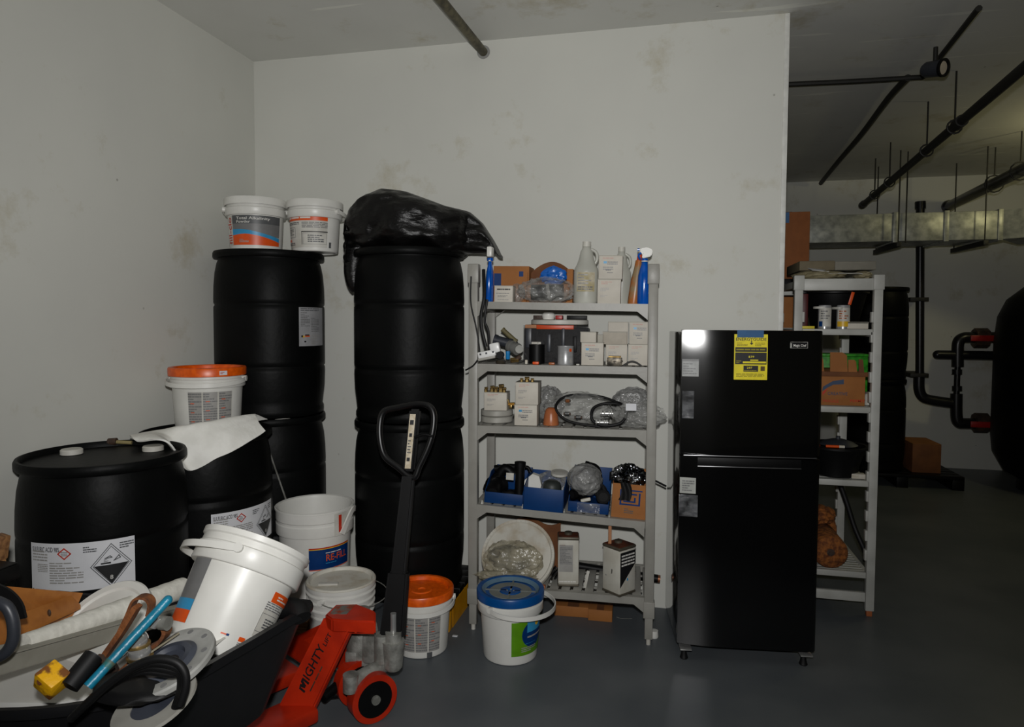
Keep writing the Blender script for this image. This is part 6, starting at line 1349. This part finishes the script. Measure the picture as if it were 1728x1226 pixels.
# rusty chain wrench
def pathP(L_, zc): return [Dp(x, y, zc) for x, y in L_]
P = pathP([(205, 1062), (218, 1035), (228, 1012), (238, 1006), (250, 1008), (256, 1018), (252, 1036)], 1.66); o_ = P[0]
t = cth('rusty_wrench', 'rusty strap wrench with looped head behind the teal bar', 'wrench', o_)
B().band([p-o_ for p in catmull(P, False, 6)], .006, .03, up=(Fw.x, Fw.y, Fw.z)).out('looped_strap', RUST, t)
P2 = pathP([(232, 1022), (206, 1065), (178, 1105), (150, 1150)], 1.62); B().band([p-o_ for p in catmull(P2, False, 4)], .012, .03, up=(Fw.x, Fw.y, Fw.z)).out('handle_bar', RUST, t)
P = pathP([(275, 1050), (282, 1064), (270, 1082), (240, 1100), (205, 1130), (160, 1168)], 1.6); o_ = P[0]
t = cth('rusty_bracket', 'long rusty bracket running under the teal bar', 'bracket', o_); B().band([p-o_ for p in catmull(P, False, 5)], .008, .035, up=(Fw.x, Fw.y, Fw.z)).out('bracket_arm', RUST, t)
B().cyl(Dp(190, 1135, 1.58)-o_, Dp(190, 1135, 1.58)-o_+Vector((0, -.01, .02)), .016, n=6).out('hex_nut', RUSTD, t); B().cyl(Dp(172, 1120, 1.58)-o_, Dp(172, 1120, 1.58)-o_+Vector((0, -.01, .02)), .012, n=6).out('hex_nut', RUSTD, t)
# chrome valve
pc = Dp(232, 1088, 1.56); t = cth('chrome_valve', 'chrome double valve body among the rusty tools', 'valve', pc)
for x, y, r in ((232, 1080, .023), (236, 1100, .024)):
    q = Dp(x, y, 1.55)-pc; B().lathe([(0, -r), (r*.6, -r*.8), (r, -r*.2), (r, r*.3), (r*.7, r*.8), (0, r)], 28, Matrix.Translation(q) @ Matrix.Rotation(.6, 4, 'X')).out('valve_dome', CHROME, t)
    B().cyl(q+Vector((0, 0, -.012)), q+Vector((0, 0, -.007)), r*1.18, n=28).out('valve_ring', BRASS, t)
q = Dp(255, 1056, 1.57)-pc; B().cyl(q, q+Vector((.01, .01, .02)), .013, n=20).out('valve_stem', CHROME, t); q = Dp(272, 1050, 1.58)-pc; B().cyl(q, q+Vector((.02, 0, .0)), .016, n=20).out('side_union', ALU, t)
# grey bracket strip between wrench and bucket
a, c = Dp(300, 1068, 1.62), Dp(250, 1102, 1.57); t = cth('steel_strip', 'dull steel strip between the valve and the disc', 'strip', c); B().band([Vector((0, 0, 0)), a-c], .004, .03, up=(Fw.x, Fw.y, Fw.z)).out('strip_body', mat('khaki_steel', (112, 106, 88), .45, metal=.5), t)
# drain disc
pc = Dp(284, 1122, 1.56); vv = ray(286, 1114).normalized(); rv = (R2-vv*R2.dot(vv)).normalized(); uv_ = rv.cross(vv).normalized(); dq = (vv*-.5+(rv*-.57+uv_*.82)*.87).normalized(); Mq = dq.to_track_quat('Z', 'Y').to_matrix().to_4x4()
t = cth('drain_ring', 'light grey drilled flange ring with dark centre under the tilted bucket', 'flange', pc, Mq); R_ = .108
B().lathe([(.066, 0), (R_, 0), (R_, .01), (R_-.004, .014), (.075, .014), (.068, .01), (.068, 0)], 64).out('flange', mat('flange_grey', (158, 158, 154), .45, c2=(142, 142, 138), sc=16), t)
B().lathe([(.026, .002), (.070, .002), (.072, .008), (.06, .012), (.056, .018), (.044, .018), (.040, .008), (.026, .006), (.026, .002)], 56).out('dark_ring', mat('slate_plastic', (70, 74, 84), .45, c2=(56, 60, 70), sc=10), t)
B().lathe([(0, .001), (.03, .001), (.03, .006), (0, .006)], 40).out('dark_hub', mat('umber_rubber', (34, 30, 28), .6), t)
for k in range(10):
    an = 2*PI*k/10+.2; B().cyl((.09*math.cos(an), .09*math.sin(an), .0141), (.09*math.cos(an), .09*math.sin(an), .0152), .007, n=12).out('screw_hole', GREYINK, t)
# lower disc and grey triangle plate
pc = Dp(262, 1172, 1.50); t = cth('flange_plate', 'pale grey flange plate at the very front of the tub', 'flange', pc-Vector((0, 0, .02)), Mq); B().lathe([(.05, 0), (.09, 0), (.09, .008), (.05, .008), (.05, 0)], 40).out('plate_ring', GREYPL, t); B().lathe([(0, 0), (.05, .001), (.05, .005), (0, .006)], 36).out('plate_centre', mat('slate_plastic', (0, 0, 0)), t)
# black hose coil
hc = [(140, 1188), (180, 1152), (222, 1122), (262, 1107), (296, 1112), (312, 1130), (313, 1155), (304, 1185)]
for i, dz_ in enumerate((0, .014, .026, .034)):
    P = [Dp(x-7*i*(.4 if k > 3 else 1), y+4+7*i*(1 if k < 5 else .2), 1.42+.012*i) for k, (x, y) in enumerate(hc)]; 
    if i == 0: t = cth('black_hose', 'coiled black hose at the front of the tub', 'hose', P[0]); o_ = P[0]
    B().tube([p-o_ for p in P], .0085, 10, sub=6).out('hose_turn', RUBBER, t)
pc = Dp(225, 1160, 1.5); t = cth('black_sheet', 'black rubber mat under the hose coil', 'mat', pc); B().blob((0, 0, 0), (.10, .06, .02), 81, .15, 2, 3).out('mat_body', RUBBER, t)
# tilted bucket
bb0, bb1 = Dp(352, 1104, 1.98), Dp(436, 918, 2.15); axz = (bb1-bb0).normalized(); h8 = (bb1-bb0).length
cam_dir = (CAM-bb0); xr = (cam_dir-axz*cam_dir.dot(axz)).normalized(); yr_ = axz.cross(xr)
Mb = Matrix((xr, yr_, axz)).transposed().to_4x4()       # local +x points to the camera
b8 = bucket('tilted_bucket', 'open white bucket lying tilted in the black tub, orange printed block', bb0, h8, .136, .162, None, rot=Mb, handle=(-1.85, .02, .03), collar=.10)
def f8(a_deg, z0):
    return fcyl(.136+.026*z0/h8+.0006, math.radians(a_deg), .026/h8, z0)
sticker(b8, f8(-74, .055), 0, 0, .078, h8*.66, GREYINK, [('r', 0, 0, .078, .034, ORPRINT), ('r', 0, .034, .078, .064, BLUEINK)], name='wave_label', off=.0006)
sticker(b8, f8(42, .09), 0, .085, .10, .115, ORPRINT, [('l', .02, .092, .08, .108, 2, WHITEINK, 4)], name='orange_block')
g8 = f8(38, .075); og = B().grid(lambda u, v: g8(.08*u, .08*v, .0002), 6, 1).out('small_print', WHITEM, b8, recalc=False)
prints(og, g8, [('l', 0, .075, .09, .10, 4, GREYINK, 8), ('o', [(0, .015), (.07, .015), (.07, .065), (0, .065)], .0015, GREYINK), ('l', .02, .025, .07, .055, 4, GREYINKD, 9)], off=.0008)
sticker(b8, f8(2, .055), 0, 0, .018, .004, ORPRINT, [('r', .016, -.001, .024, .005, NAVYINK)], name='print_mark')
sticker(b8, f8(24, .05), 0, 0, .02, .012, ORPRINT, [('l', 0, -.014, .03, -.003, 3, GREYINKD, 2)], name='print_mark')
# white film sheets beneath the bucket
a = Dp(312, 1062, 1.86); t = cth('white_film', 'folded white film under the tilted bucket', 'film', a); 
B().grid(lambda u, v: Vector((.11*u-.02, -.02+.12*v-.05*u, .006*math.sin(u*9+v*5)-.02*v-.02)), 14, 8).out('film_fold', mat('white_film_m', (214, 212, 204), .4), t, solid=.003)
# wooden corner and black block at the far left edge
a = Dp(2, 925, 1.9); t = cth('wood_corner', 'rough wooden corner at the left picture edge', 'wood', a); B().box((-.01, 0, 0), (.035, .04, .07), .004, Matrix.Rotation(.2, 4, 'Y')).out('corner_block', WOODG, t); B().box((-.01, 0, -.05), (.02, .03, .04), .003).out('corner_post', WOODG, t)
a = Dp(3, 970, 1.85); t = cth('black_case', 'black case corner under the rough wooden corner', 'case', a); B().box((-.03, 0, 0), (.10, .08, .045), .008).out('case_body', BLACKP, t); B().box((-.03, 0, .0235), (.09, .07, .003), .001).out('case_lid', RUBBER, t)
